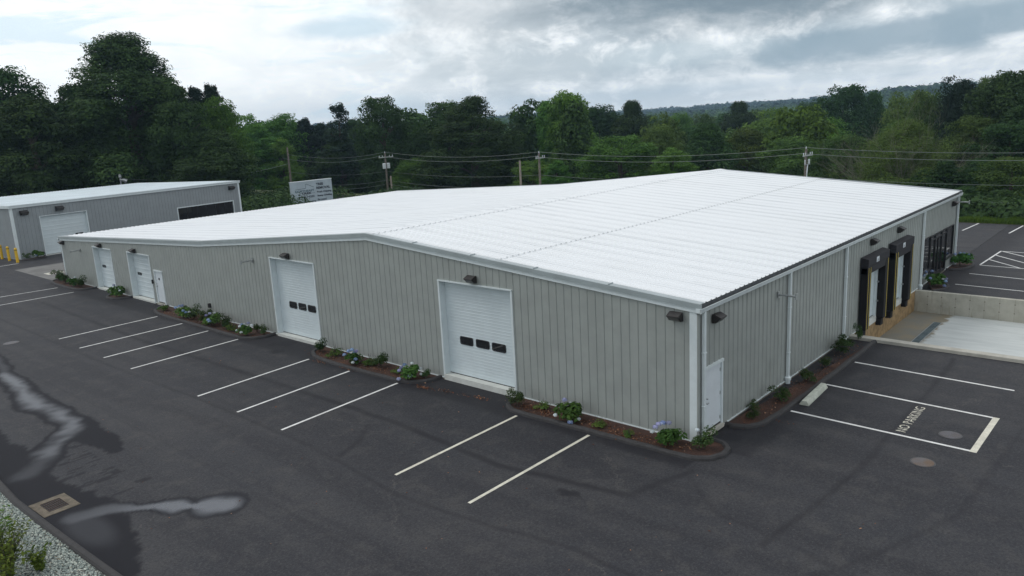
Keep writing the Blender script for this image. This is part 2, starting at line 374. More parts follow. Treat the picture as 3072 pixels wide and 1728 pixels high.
# ------------------------------------------------------------------ mesh helpers
class MB:
    def __init__(s): s.v = []; s.f = []
    def face(s, *pts):
        i = len(s.v); s.v += [tuple(p) for p in pts]; s.f.append(tuple(range(i, i+len(pts)))); return s
    def box(s, x0, x1, y0, y1, z0, z1):
        x0, x1 = sorted((x0, x1)); y0, y1 = sorted((y0, y1)); z0, z1 = sorted((z0, z1))
        i = len(s.v)
        s.v += [(x0, y0, z0), (x1, y0, z0), (x1, y1, z0), (x0, y1, z0), (x0, y0, z1), (x1, y0, z1), (x1, y1, z1), (x0, y1, z1)]
        for q in ((0, 3, 2, 1), (4, 5, 6, 7), (0, 1, 5, 4), (1, 2, 6, 5), (2, 3, 7, 6), (3, 0, 4, 7)): s.f.append(tuple(i+k for k in q))
        return s
    def obox(s, o, u, n, a0, a1, b0, b1, z0, z1):
        """box in a wall frame: origin o, along u, outward n"""
        i = len(s.v); o = Vector(o)
        for z in (z0, z1):
            for a, b in ((a0, b0), (a1, b0), (a1, b1), (a0, b1)):
                p = o + u*a + n*b; s.v.append((p.x, p.y, z+o.z))
        for q in ((0, 3, 2, 1), (4, 5, 6, 7), (0, 1, 5, 4), (1, 2, 6, 5), (2, 3, 7, 6), (3, 0, 4, 7)): s.f.append(tuple(i+k for k in q))
        return s
    def prism(s, prof, fn, t0, t1, cap=True):
        """profile (list of 2-D) swept from t0 to t1 with fn(a,b,t)->xyz"""
        i = len(s.v); n = len(prof)
        s.v += [tuple(fn(a, b, t0)) for a, b in prof] + [tuple(fn(a, b, t1)) for a, b in prof]
        for k in range(n): s.f.append((i+k, i+(k+1) % n, i+n+(k+1) % n, i+n+k))
        if cap: s.f.append(tuple(i+k for k in range(n))[::-1]); s.f.append(tuple(i+n+k for k in range(n)))
        return s
    def tube(s, pts, rad, seg=8, cap=True):
        pts = [Vector(p) for p in pts]; n = len(pts)
        if not isinstance(rad, (list, tuple)): rad = [rad]*n
        i = len(s.v)
        for k, p in enumerate(pts):
            t = (pts[min(k+1, n-1)]-pts[max(k-1, 0)]).normalized()
            a = Vector((0, 0, 1)) if abs(t.z) < .9 else Vector((1, 0, 0))
            x = t.cross(a).normalized(); y = t.cross(x)
            for j in range(seg):
                th = 2*pi*j/seg; q = p + (x*cos(th)+y*sin(th))*rad[k]; s.v.append(tuple(q))
        for k in range(n-1):
            for j in range(seg):
                j2 = (j+1) % seg; s.f.append((i+k*seg+j, i+k*seg+j2, i+(k+1)*seg+j2, i+(k+1)*seg+j))
        if cap: s.f.append(tuple(i+j for j in range(seg))[::-1]); s.f.append(tuple(i+(n-1)*seg+j for j in range(seg)))
        return s
    def lathe(s, c, prof, seg=16):
        """prof [(r,z)] round vertical axis at c"""
        i = len(s.v); n = len(prof)
        for r, z in prof:
            for j in range(seg): th = 2*pi*j/seg; s.v.append((c[0]+r*cos(th), c[1]+r*sin(th), c[2]+z))
        for k in range(n-1):
            for j in range(seg): j2 = (j+1) % seg; s.f.append((i+k*seg+j, i+k*seg+j2, i+(k+1)*seg+j2, i+(k+1)*seg+j))
        s.f.append(tuple(i+j for j in range(seg))[::-1]); s.f.append(tuple(i+(n-1)*seg+j for j in range(seg)))
        return s
    def build(s, name, mat, parent=None, loc=None, smooth=False, bevel=0.0):
        me = bpy.data.meshes.new(name); me.from_pydata(s.v, [], s.f); me.update()
        if smooth: me.polygons.foreach_set('use_smooth', [True]*len(me.polygons))
        me.materials.append(mat)
        o = bpy.data.objects.new(name, me); COL.objects.link(o)
        if parent is not None:
            o.parent = parent
            if loc is None: o.matrix_parent_inverse = Matrix.Identity(4); o.location = -Vector(parent_world(parent))
        if loc is not None: o.location = loc
        if bevel:
            md = o.modifiers.new('bevel', 'BEVEL'); md.width = bevel; md.segments = 2; md.limit_method = 'ANGLE'
        return o

def parent_world(p):
    v = Vector((0, 0, 0))
    while p is not None: v += p.location; p = p.parent
    return v

def tag(o, label=None, cat=None, group=None, kind=None):
    if label: o['label'] = label
    if cat: o['category'] = cat
    if group: o['group'] = group
    if kind: o['kind'] = kind
    return o
def empty(name, loc=(0, 0, 0), rz=0):
    o = bpy.data.objects.new(name, None); COL.objects.link(o); o.location = loc; o.rotation_euler = (0, 0, rz); o.empty_display_size = .2
    return o
def fast_mesh(name, V, F, mat, tint=None, smooth=False):
    """V (n,3) float, F (m,4) or (m,3) int -> mesh"""
    me = bpy.data.meshes.new(name); k = F.shape[1]
    me.vertices.add(len(V)); me.vertices.foreach_set('co', np.ascontiguousarray(V, dtype=np.float32).ravel())
    me.loops.add(F.size); me.loops.foreach_set('vertex_index', np.ascontiguousarray(F, dtype=np.int32).ravel())
    me.polygons.add(len(F)); me.polygons.foreach_set('loop_start', np.arange(0, F.size, k, dtype=np.int32))
    me.polygons.foreach_set('loop_total', np.full(len(F), k, dtype=np.int32))
    if tint is not None:
        a = me.attributes.new('tint', 'FLOAT', 'FACE'); a.data.foreach_set('value', np.ascontiguousarray(tint, dtype=np.float32))
    me.update(calc_edges=True)
    if mat: me.materials.append(mat)
    return me

G = -0.1      # level of the asphalt
VX, VY, VZ = Vector((1, 0, 0)), Vector((0, 1, 0)), Vector((0, 0, 1))

# ------------------------------------------------------------------ ground
def sstep(x, a, b):
    t = np.clip((x-a)/(b-a), 0, 1); return t*t*(3-2*t)
def terr(x, y):
    x = np.asarray(x, float); y = np.asarray(y, float)
    z = -0.18 - 3.3*sstep(x, 49.5, 61) - 9*sstep(x, 74, 130) - 2*sstep(x, 120, 260)
    z = z + 2.0*sstep(y, 100, 220) * sstep(x, 70, -30)
    d = np.hypot(x+19, y+10)
    z = z + 5*np.sin(x*.006+1.3)*np.sin(y*.008)*sstep(d, 250, 600)
    az = np.degrees(np.arctan2(y+10, x+19)); right = 1-sstep(az, 12, 30)
    z = z + (3+11*right+1.5*np.sin(az*.5))*sstep(d, 700, 1150) + (6+2.5*np.sin(az*.23+1)-3*right)*sstep(d, 1350, 2050)
    return z
def make_ground():
    xs = np.concatenate([-np.geomspace(14, 2250, 24)[::-1]-0, [-13.7, -13.6, -5, 5, 12.8, 22.4, 35, 46.95, 47.0, 47.5, 48.5], np.arange(49.5, 80, 1.5), np.geomspace(80, 2300, 46)])
    ys = np.concatenate([-np.geomspace(40.5, 2250, 20)[::-1], [-40, -39.9, -30, -22.1, -22, -10, 0, 12, 24, 36, 48, 60, 72, 84, 94.9, 95], np.arange(97, 130, 4), np.geomspace(130, 2300, 40)])
    Xg, Yg = np.meshgrid(xs, ys, indexing='ij'); Z = terr(Xg, Yg)
    inside = (Xg > -13.65) & (Xg < 46.99) & (Yg > -39.95) & (Yg < 94.95)
    Z = np.where(inside, -2.2, Z)
    n, m = Xg.shape
    V = np.stack([Xg, Yg, Z], -1).reshape(-1, 3); I = np.arange(n*m).reshape(n, m)
    F = np.stack([I[:-1, :-1], I[1:, :-1], I[1:, 1:], I[:-1, 1:]], -1).reshape(-1, 4)
    o = bpy.data.objects.new('ground', fast_mesh('ground', V, F, groundm)); COL.objects.link(o); o['kind'] = 'structure'
make_ground()

rng = np.random.default_rng(7)
_P = rng.random((64, 64))
def vnoise(x, y, s):
    x = x*s; y = y*s; xi = np.floor(x).astype(int); yi = np.floor(y).astype(int); fx = x-xi; fy = y-yi
    fx = fx*fx*(3-2*fx); fy = fy*fy*(3-2*fy); g = lambda a, b: _P[a % 64, b % 64]
    return (g(xi, yi)*(1-fx)+g(xi+1, yi)*fx)*(1-fy)+(g(xi, yi+1)*(1-fx)+g(xi+1, yi+1)*fx)*fy
def fbm(x, y, s, o=4):
    t = 0; a = 1; w = 0
    for k in range(o): t = t + a*vnoise(x+k*17.3, y-k*9.1, s*2**k); w += a; a *= .55
    return t/w

def pdist(x, y, path):
    """distance to a polyline whose points carry a radius; returns d/r"""
    best = np.full(x.shape, 1e9)
    for (ax, ay, ar), (bx, by, br) in zip(path[:-1], path[1:]):
        dx, dy = bx-ax, by-ay; t = np.clip(((x-ax)*dx+(y-ay)*dy)/(dx*dx+dy*dy), 0, 1)
        r = ar+(br-ar)*t; best = np.minimum(best, np.hypot(x-ax-t*dx, y-ay-t*dy)/r)
    return best

def make_lot():
    def patch(x0, x1, y0, y1, step, hole=None):
        nx = max(2, int(round((x1-x0)/step))+1); ny = max(2, int(round((y1-y0)/step))+1)
        xs = np.linspace(x0, x1, nx); ys = np.linspace(y0, y1, ny)
        Xg, Yg = np.meshgrid(xs, ys, indexing='ij'); I = np.arange(nx*ny).reshape(nx, ny)
        F = np.stack([I[:-1, :-1], I[1:, :-1], I[1:, 1:], I[:-1, 1:]], -1).reshape(-1, 4)
        return Xg.ravel(), Yg.ravel(), F
    parts = [patch(-13.6, -.02, -9, 42, .085), patch(-.02, 12.62, -9, -.02, .1), patch(-13.6, 12.62, -40, -9, 2),
             patch(-13.6, 47, 42, 95, 2.5) if 0 else patch(-13.6, -.02, 42, 95, 1.0), patch(-.02, 47, 48.6, 95, 2.5), patch(30.4, 47, 0, 48.6, 3),
             patch(22.5, 47, -40, -.02, 1.0)]
    Xa = []; Ya = []; Fa = []; k = 0
    for X, Y, F in parts: Xa.append(X); Ya.append(Y); Fa.append(F+k); k += len(X)
    X = np.concatenate(Xa); Y = np.concatenate(Ya); F = np.concatenate(Fa)
    wx = X+.38*(fbm(X, Y, .9)-.5)+.16*(fbm(X, Y, 4.5)-.5); wy = Y+.9*(fbm(X+40, Y+11, .9)-.5)+.2*(fbm(X+9, Y+3, 4.5)-.5)
    p1 = [(-9.2, 31, .2), (-9.5, 29.4, .4), (-9.9, 27, .42), (-10.25, 23.6, .52), (-10.5, 22, .66), (-10.45, 20.5, .6), (-10.40, 18.2, .48), (-10.6, 17.5, .5), (-11.3, 16.8, .46), (-12.2, 15.6, .58), (-12.95, 14.7, .75)]
    p1b = [(-10.3, 18.1, .5), (-10.45, 16.6, .55), (-10.5, 15.6, .42), (-10.45, 14.5, .2)]
    p2 = [(-12.9, 10.75, .45), (-12.25, 10.5, .36), (-11.75, 9.95, .24), (-11.4, 9.65, .20), (-11.02, 9.12, .44), (-10.72, 8.75, .14), (-10.40, 8.34, .60), (-10.22, 8.12, .56)]
    q2x, q2y = X+.26*(fbm(X, Y, 1.9)-.5), Y+.26*(fbm(X+9, Y+3, 1.9)-.5)
    d = np.minimum(np.minimum(pdist(wx, wy, p1), pdist(wx, wy, p1b)), pdist(q2x, q2y, [(a, b, c+.07) for a, b, c in p2])/1.0)
    wet = 1-sstep(d, .88, 1.14)
    edge = np.interp(Y, [5.5, 6.6, 7.3, 8.4, 9.5, 10.5, 11.5, 13, 15, 17, 19.5, 24, 27], [-14, -13.1, -12.75, -12.45, -12.15, -11.9, -12.0, -12.35, -12.3, -12.2, -12.25, -13.0, -14])
    rag = .55*(fbm(X*.7, Y*2.2, 1.6, 5)-.5)+.2*(fbm(X, Y, 7)-.5)
    wet = np.maximum(wet, 1-sstep(X-edge+rag, -.06, .10))
    # ragged tongues of damp at the edge of the wet
    tong = (fbm(X*.5, Y*3.0, 2.2, 5) > .60) & (X-edge > 0) & (X-edge < 1.3) & (Y > 11.0) & (Y < 16.5)
    wet = np.maximum(wet, tong*.7)
    pud = np.maximum(1-sstep(pdist(wx, wy, p1), .05, .85), 0)*(.20+.50*sstep(fbm(X, Y, .5), .38, .66))
    pud = np.maximum(pud, (1-sstep(pdist(q2x, q2y, p2), .35, 1.12))*np.interp(Y, [7, 9.4, 10.3, 11], [1.0, .85, .5, .3]))
    pud = np.maximum(pud, .16*(1-sstep(np.hypot((X+12.95)/.6, (Y-9.8)/1.6), .4, 1)))
    pud = np.clip(pud, 0, 1)
    # old paving seams and darker strips
    seams = [([(-3.7, 45), (-3.75, 40.8), (-4.15, 26.7), (-3.96, 17), (-3.92, 8.6), (-4.35, 3.8), (-3.7, -.1), (-2.5, -.4), (-1.6, -.7)], .13, .9), ([(-6.7, 45), (-6.68, 39), (-6.8, 23.8), (-6.6, 16), (-6.7, 9.3), (-7.2, 4.7), (-6.9, 1.9), (-6.5, -.35), (-6.7, -3)], .07, .6),
             ([(12, -4.0), (8.6, -4.1), (1.05, -4.17), (-3.95, -3.7)], .08, .8), ([(12, -7.3), (6.1, -7.05), (-.2, -6.7), (-4, -5.3), (-6, -3.9)], .07, .5), ([(-4.6, 9.3), (-5.4, 8.6), (-6.6, 8.1)], .1, .8),
             ([(-9.2, 38), (-9.4, 30), (-9.2, 20), (-9.3, 12), (-9.5, 4), (-9, -4)], .05, .35), ([(-1.8, -.6), (-3.2, -2.2), (-3.6, -4.5), (-4.4, -6.5)], .09, .35)]
    seam = np.zeros_like(X)
    for pts, w, s in seams:
        dd = pdist(X+.12*(fbm(X, Y, 1.3)-.5), Y+.12*(fbm(X+5, Y, 1.3)-.5), [(a, b, w) for a, b in pts]); seam = np.maximum(seam, s*(1-sstep(dd, .3, 1.6))*(.45+.8*fbm(X, Y, .7)))
    for cx, cy, r in ((-4.54, 1.19, .2), (-.9, 9.2, .5), (-1.2, 20.8, .35), (-1.6, 19.5, .4), (.9, -.5, .4), (-.7, 20.3, .6)):
        seam = np.maximum(seam, 1-sstep(np.hypot(wx-cx-.1, wy-cy)/r+.8*(fbm(X, Y, 5)-.5), .7, 1.05))
    strip = (1-sstep(-X+.35*(fbm(X, Y, .9)-.5), 1.35, 1.75))*(X < 0)*(Y > -.5)*(Y < 49)*.75
    strip2 = (1-sstep(-Y+.35*(fbm(X, Y, .9)-.5), 1.3, 1.8))*(X > 0)*(Y < 0)*.7
    seam = np.clip(np.maximum(seam, np.maximum(strip, strip2)), 0, 1)
    Z = G + .012*(fbm(X, Y, .25)-.5)*0
    V = np.stack([X, Y, np.full_like(X, G)], -1)
    me = fast_mesh('parking_lot', V, F, asph)
    for n, a in (('wet', np.clip(wet, 0, 1)*.95), ('puddle', pud), ('seam', seam)):
        at = me.attributes.new(n, 'FLOAT', 'POINT'); at.data.foreach_set('value', a.astype(np.float32))
    o = bpy.data.objects.new('parking_lot', me); COL.objects.link(o); o['kind'] = 'structure'
make_lot()

# pale concrete apron between the two buildings, round the catch basin
MB().box(-.6, 3.2, 49.0, 57.5, G-.05, G+.006).build('concrete_apron', pmat('worn_apron', (.17, .17, .165), .85, var=.3, vscale=.7)).__setitem__('kind', 'structure')
MB().box(-13.6, 47, -40, 95, -1.9, -1.8).build('subsoil', found).__setitem__('kind', 'structure')

# ------------------------------------------------------------------ loading pit
PIT = -1.08
m = MB(); m.box(13.0, 22.25, -14, -.0, PIT-.3, PIT)
m.face((13.0, -24, G), (22.25, -24, G), (22.25, -14, PIT), (13.0, -14, PIT))
m.build('loading_pit_floor', slabm).__setitem__('kind', 'structure')
m = MB(); m.box(12.62, 13.0, -24, -.02, -1.6, .03)
tag(m.build('retaining_wall', conc, bevel=.02), 'low pale concrete retaining wall on the parking side of the loading pit', 'wall')
m = MB(); m.box(22.25, 22.5, -24, -.02, -1.6, -.02)
tag(m.build('retaining_wall', formed, bevel=.015), 'tall stained concrete retaining wall on the far side of the loading pit', 'wall')
# trench drain
td = empty('trench_drain', (18.0, -1.48, PIT)); tag(td, 'steel grated trench drain set in the loading pit floor', 'drain')
f = MB()
for y in (-1.66, -1.34): f.box(13.4, 20.55, y-.02, y+.02, PIT, PIT+.012)
f.box(20.53, 20.57, -1.64, -1.36, PIT, PIT+.012)
f.build('frame', steel, td)
MB().box(13.4, 20.53, -1.64, -1.36, PIT, PIT+.003).build('channel', dark, td)
g = MB()
for k in range(238): g.box(13.42+.03*k, 13.434+.03*k, -1.64, -1.36, PIT+.003, PIT+.01)
g.build('grating', pmat('grate_blue_steel', (.22, .29, .32), .4, metal=.5, var=.3), td)

# ------------------------------------------------------------------ warehouse
W, A, B, L = 30.24, 14.45, 28.4, 48.42
H0, H1, H2, H3 = 3.86, 4.97, 3.73, 2.75
RT = .21            # roof sheet above the wall line
def rz(y): return float(np.interp(y, [0, A, B, L], [H0, H1, H2, H3]))

def siding_mesh(o, u, n, length, zb, ztop, openings, pitch=.3048, depth=.017, first=.1, hw=.022):
    """vertical ribbed steel sheet: flat pans with narrow recessed channels"""
    prof = [(0.0, 0.0)]; t = first
    while t < length-.12:
        prof += [(t-hw, 0.0), (t-hw*.45, -depth), (t+hw*.45, -depth), (t+hw, 0.0)]; t += pitch
    prof.append((length, 0.0))
    cuts = sorted({c for op in openings for c in op[:2]})
    def ins(prof, c):
        for i in range(len(prof)-1):
            (a, da), (b, db) = prof[i], prof[i+1]
            if a < c < b: prof.insert(i+1, (c, da+(db-da)*(c-a)/(b-a))); return
    for c in cuts: ins(prof, c)
    for c in (A, B):
        if c < length and abs(u.y) > .5: ins(prof, c)
    mb = MB(); o = Vector(o)
    def P(a, d, z): q = o+u*a+n*d; return (q.x, q.y, z)
    for (a, da), (b, db) in zip(prof[:-1], prof[1:]):
        if b-a < 1e-6: continue
        mid = (a+b)/2; za, zb_ = ztop(a), ztop(b); segs = [(zb, None)]
        ops = sorted([(op[2], op[3]) for op in openings if op[0]-1e-6 <= mid <= op[1]+1e-6])
        lo = zb
        for o0, o1 in ops:
            if o0 > lo+1e-4: mb.face(P(a, da, lo), P(b, db, lo), P(b, db, o0), P(a, da, o0))
            lo = o1
        mb.face(P(a, da, lo), P(b, db, lo), P(b, db, zb_), P(a, da, za))
    return mb

wh = empty('warehouse', (0, 0, 0))
tag(wh, 'large grey ribbed steel warehouse with a broad white metal roof, loading docks and roll-up doors', 'warehouse')
NW = Vector((-1, 0, 0)); NS = Vector((0, -1, 0))
DOORS = [(6.91, 10.46, .11, 3.70, 'fine'), (18.34, 21.80, .03, 3.64, 'fine'), (34.71, 37.63, 0.0, 2.71, 'plain'), (40.06, 42.82, 0.0, 2.67, 'plain')]
MAN = (33.31, 34.29, 0.0, 1.92)
ops = [(a, b, z0-.02, z1) for a, b, z0, z1, k in DOORS]+[MAN]
siding_mesh((0, 0, 0), VY, NW, L, -.02, rz, ops).build('wall', siding, wh)
RD = (.40, 1.50, .06, 2.08)
DOCK1 = (14.17, 16.05, .06, 2.5); DOCK2 = (17.93, 19.85, .06, 2.5)
STORE = [(23.38, 24.66, .60, 2.36), (24.66, 28.02, .02, 2.34), (28.02, 29.5, .60, 2.32)]
siding_mesh((0, 0, 0), VX, NS, W, -.02, lambda a: H0, [RD, DOCK1, DOCK2]+STORE, depth=.03, hw=.05).build('wall', siding, wh)
siding_mesh((W, 0, 0), VY, VX, L, -.02, rz, []).build('wall', siding, wh)
siding_mesh((0, L, 0), VX, VY, W, -.02, lambda a: H3, []).build('wall', siding, wh)
MB().box(.3, W-.3, .3, L-.3, -.02, .02).build('floor_slab', found, wh)
# concrete base under the siding
m = MB()
m.box(.0-.015, .25, -.0, L, -.62, -.022); m.box(0, 12.7, -.015, .24, -.62, -.024); m.box(22.4, W, -.015, .24, -.62, -.024); m.box(W-.25, W+.01, 0, L, -.62, -.022); m.box(0, W, L-.25, L+.01, -.62, -.026)
m.build('foundation', found, wh)
MB().box(12.7, 22.4, -.02, .3, PIT-.2, -.026).build('foundation', tan, wh)
# white base flashing
m = MB()
def flash(o, u, n, a0, a1): MB().obox(o, u, n, a0, a1, -.045, .022, -.045, -.012).build('base_flashing', trimw, wh)
last = 0
for a, b, z0, z1 in sorted([(x[0], x[1], 0, 0) for x in DOORS]+[MAN]): flash((0, 0, 0), VY, NW, last, a); last = b
flash((0, 0, 0), VY, NW, last, L)
last = 0.0
for a, b in ((RD[0], RD[1]), (DOCK1[0], DOCK1[1]), (DOCK2[0], DOCK2[1]), (24.66, 28.02)): flash((0, 0, 0), VX, NS, last+.1 if last == 0 else last, a); last = b
flash((0, 0, 0), VX, NS, last, W)

# corner trims
m = MB(); m.box(-.03, .005, .0, .23, -.045, H0-.03); m.build('corner_trim', trimw, wh)
m = MB(); m.box(-.028, .09, -.028, -.002, -.045, H0-.03); m.build('corner_trim', siding, wh)
m = MB(); m.box(-.03, .0, L-.17, L+.03, -.045, H3-.02); m.box(-.03, .14, L, L+.03, -.045, H3-.02); m.build('corner_trim', trimw, wh)
m = MB(); m.box(W-.24, W+.03, -.03, -.0, -.045, H0-.03); m.box(W, W+.03, -.03, .2, -.045, H0-.03); m.build('corner_trim', trimw, wh)

# roof: ribbed sheets for each slope
def roof_slope(y0, z0, y1, z1, cuts=(), x0=-.09, x1=W+.09, pitch=.3048, lift=.0):
    prof = [(x0, 0.0)]; t = x0+.12
    while t < x1-.05:
        prof += [(t-.040, 0), (t-.016, .034), (t+.016, .034), (t+.040, 0)]; t += pitch
    prof.append((x1, 0))
    mb = MB(); rows = [(y0, z0, lift)]
    for c, l0, l1 in cuts:
        zc = z0+(z1-z0)*(c-y0)/(y1-y0); rows += [(c, zc, l0), (c+.001, zc, l1)]
    rows.append((y1, z1, rows[-1][2]))
    n = len(prof)
    for y, z, l in rows: mb.v += [(x, y, z+h+l) for x, h in prof]
    for r in range(len(rows)-1):
        for k in range(n-1): i = r*n+k; mb.f.append((i, i+1, i+n+1, i+n))
    return mb
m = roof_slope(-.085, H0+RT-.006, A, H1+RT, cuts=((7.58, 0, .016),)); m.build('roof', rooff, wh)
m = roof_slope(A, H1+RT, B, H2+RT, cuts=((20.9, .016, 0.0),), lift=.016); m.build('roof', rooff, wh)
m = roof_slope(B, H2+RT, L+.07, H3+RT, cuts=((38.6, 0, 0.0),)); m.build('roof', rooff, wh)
# ridge cap (follows the ribs)
s1 = (H1-H0)/A; s2 = (H1-H2)/(B-A)
m = MB(); prof = [(-.09, 0.0)]; t = -.09+.12
while t < W+.04: prof += [(t-.045, 0), (t-.018, .038), (t+.018, .038), (t+.045, 0)]; t += .3048
prof.append((W+.09, 0)); n = len(prof)
for y, z in ((A-.40, H1+RT-.40*s1+.020), (A, H1+RT+.03), (A+.40, H1+RT-.40*s2+.020)): m.v += [(x, y, z+h+.012) for x, h in prof]
for r in range(2):
    for k in range(n-1): i = r*n+k; m.f.append((i, i+1, i+n+1, i+n))
for k in range(n-1): i = k; m.v += [(m.v[i][0], m.v[i][1], m.v[i][2]-.014), (m.v[i+1][0], m.v[i+1][1], m.v[i+1][2]-.014)]; q = len(m.v); m.f.append((q-2, q-1, i+1, i))
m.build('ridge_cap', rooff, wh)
# underside so the roof has depth
m = MB()
for (ya, za), (yb, zb) in (((0, H0), (A, H1)), ((A, H1), (B, H2)), ((B, H2), (L, H3))):
    m.face((0.02, ya, za+.12), (W-.02, ya, za+.12), (W-.02, yb, zb+.12), (0.02, yb, zb+.12))
m.build('roof_deck', dark, wh)
# rake fascia on both gable ends
def rake(xs, sgn, name):
    top = MB(); low = MB(); pts = [(-.14, rz(0)), (A, H1), (B, H2), (L+.07, H3)]
    for (ya, za), (yb, zb) in zip(pts[:-1], pts[1:]):
        if ya < 0: za = H0-.14*s1
        for mbx, prof in ((top, [(-.0, .10), (.095, .10), (.095, RT+.035), (.07, RT+.05), (-.14, RT+.05), (-.14, RT+.044), (-.0, RT+.03)]), (low, [(0, -.035), (.055, -.035), (.055, .07), (.075, .07), (.075, .10), (0, .10)])):
            i = len(mbx.v); k = len(prof)
            for y, z in ((ya, za), (yb, zb)): mbx.v += [(xs+sgn*p, y, z+q) for p, q in prof]
            for j in range(k): mbx.f.append((i+j, i+(j+1) % k, i+k+(j+1) % k, i+k+j))
            mbx.f.append(tuple(i+j for j in range(k))); mbx.f.append(tuple(i+k+j for j in range(k)))
    t = top.build('fascia', trimg, wh); low.build('fascia_moulding', trimw, t)
rake(0, -1, 'w'); rake(W, 1, 'e')
# little screw cleats along the rake, every third metre
for y in (2.9, 5.81, 8.64, 11.64): z = rz(y)+RT+.05; MB().box(-.09, .15, y-.015, y+.015, z, z+.03).build('rake_cleat', trimg, wh)
# eave gutter, open on top
def gutter(y_wall, sgn, z, name='gutter'):
    """y_wall wall face, sgn outward direction"""
    Y = lambda d: y_wall+sgn*d
    m = MB(); x0, x1 = -.12, W+.16
    prof = [(0, 0), (.13, 0), (.155, .10), (.17, .115), (.17, .14), (.155, .14), (.145, .125), (.12, .012), (.0, .012)]
    m.prism(prof, lambda a, b, t: (t, Y(a), z+b), x0, x1)
    m.box(x0, x0+.02, Y(0), Y(.16), z, z+.14); m.box(x1-.02, x1, Y(0), Y(.16), z, z+.14)
    g = m.build(name, trimw, wh)
    MB().box(x0+.03, x1-.03, Y(.0), Y(.006), z+.014, z+RT-.02).build('eave_closure', gut_shade, g)
    MB().face((x0+.03, Y(.006), z+.016), (x1-.03, Y(.006), z+.016), (x1-.03, Y(.12), z+.016), (x0+.03, Y(.12), z+.016)).build('gutter_bed_shade', gut_shade, g)
gutter(-.01, -1, H0-.03); gutter(L+.02, 1, H3-.03)

def downspout(x, top, y=-.055):
    m = MB(); m.box(x-.055, x+.055, y-.075, y+.02, .04, top)
    for z in (1.0, 2.6): m.box(x-.075, x+.075, y-.085, y+.022, z, z+.035)
    d = m.build('downspout', trimw, wh, bevel=.008)
    b = MB(); b.lathe((x, y-.03, -.12), [(.075, 0), (.085, .02), (.085, .14), (.11, .15), (.115, .24), (.09, .26), (.055, .27)]); b.build('drain_boot', trimw, d, smooth=False)
MB_shadow = None
for x in (.235, 6.29, 11.84, 22.95, 29.95): downspout(x, H0-.02)

# ------------------------------------------------------------------ doors and windows
def rrect(cx, cy, w, h, r, seg=5):
    pts = []
    for sx, sy, a0 in ((1, 1, 0), (-1, 1, 90), (-1, -1, 180), (1, -1, 270)):
        for k in range(seg+1): a = radians(a0+90*k/seg); pts.append((cx+sx*(w/2-r)+r*cos(a), cy+sy*(h/2-r)+r*sin(a)))
    return pts
def jambs(par, o, u, n, a0, a1, z0, z1, rec, mat, t=.05, head=True):
    m = MB(); m.obox(o, u, n, a0-.04, a0+.035, -rec, .03, z0-.1, z1); m.obox(o, u, n, a1-.035, a1+.04, -rec, .03, z0-.1, z1)
    if head: m.obox(o, u, n, a0-.04, a1+.04, -rec, .045, z1-.012, z1+.035)
    return m.build('frame', mat, par)
def rollup(a0, a1, z0, z1, kind, o=(0, 0, 0), u=VY, n=NW, rec=.26, parent=None, wins=None, winz=None, dark_win=None, label=None):
    par = parent or wh
    o = Vector(o)
    m = MB()
    def P(a, d, z): q = o+u*a+n*d; return (q.x, q.y, z+o.z)
    ai, bi = a0+.035, a1-.035
    zs = []
    if kind == 'fine':
        z = z0+.06
        while z < z1-.02: zs += [(z, 0), (z+.075, 0), (z+.082, .005), (z+.10, .005), (z+.107, 0)]; z += .115
    else:
        z = z0+.05; step = (z1-z0)/5.0; k = 0
        while z < z1-.05:
            zs += [(z, 0), (z+.02, .006), (z+.10, .006), (z+.12, 0), (z+.30, 0), (z+.32, .008), (z+.36, .008), (z+.38, 0)]; z += step
    zs = [(z0+.02, 0)]+[q for q in zs if z0+.02 < q[0] < z1]+[(z1, 0)]
    for (za, da), (zb, db) in zip(zs[:-1], zs[1:]): m.face(P(bi, -rec+da, za), P(ai, -rec+da, za), P(ai, -rec+db, zb), P(bi, -rec+db, zb))
    d = m.build('rollup_door', doorw, par)
    if label: d['label'] = label
    jambs(d, o, u, n, a0, a1, z0, z1, rec+.01, trimw)
    MB().obox(o, u, n, ai, bi, -rec-.02, -rec+.015, z0, z0+.022).build('bottom_seal', frameb, d)
    MB().obox(o, u, n, a0, a1, -rec-.3, .05, z0-.25, z0-.002).build('sill', concw, d)
    for (c, zc, w, h) in (wins or []):
        wf = MB(); fr = rrect(c, zc, w, h, .07); gl = rrect(c, zc, w-.07, h-.07, .05); k = len(fr)
        def Q(p, dd): return P(p[0], dd, p[1])
        for j in range(k):
            j2 = (j+1) % k
            wf.face(Q(fr[j], -rec+.024), Q(fr[j2], -rec+.024), Q(gl[j2], -rec+.024), Q(gl[j], -rec+.024)); wf.face(Q(fr[j], -rec-.002), Q(fr[j2], -rec-.002), Q(fr[j2], -rec+.024), Q(fr[j], -rec+.024))
        wo = wf.build('window', frameb, d)
        gg = MB(); gg.face(*[Q(p, -rec+.016) for p in gl]); gg.build('pane', glassd, wo)
    return d
for i, (a0, a1, z0, z1, k) in enumerate(DOORS):
    if k == 'fine':
        w = a1-a0; off = 0 if i == 0 else 0
        cs = [(a0+w*.216+.02+q, 1.48 if i == 0 else 1.47, .60, .27) for q in (0.0, .79, 1.6)]
        cs = [(7.85, 1.48, .66, .31), (8.64, 1.485, .66, .31), (9.45, 1.48, .66, .31)] if i == 0 else [(19.19, 1.47, .60, .31), (19.93, 1.475, .60, .31), (20.67, 1.47, .60, .31)]
        rollup(a0, a1, z0, z1, k, wins=cs, label='white roll-up door with three dark windows, nearer the corner' if i == 0 else 'white roll-up door with three dark windows, mid wall')
    else:
        rollup(a0, a1, z0, z1, k, rec=.30, wins=[(a0+(a1-a0)*.78, 1.40, .52, .17)], label='shorter white roll-up door with one small window')
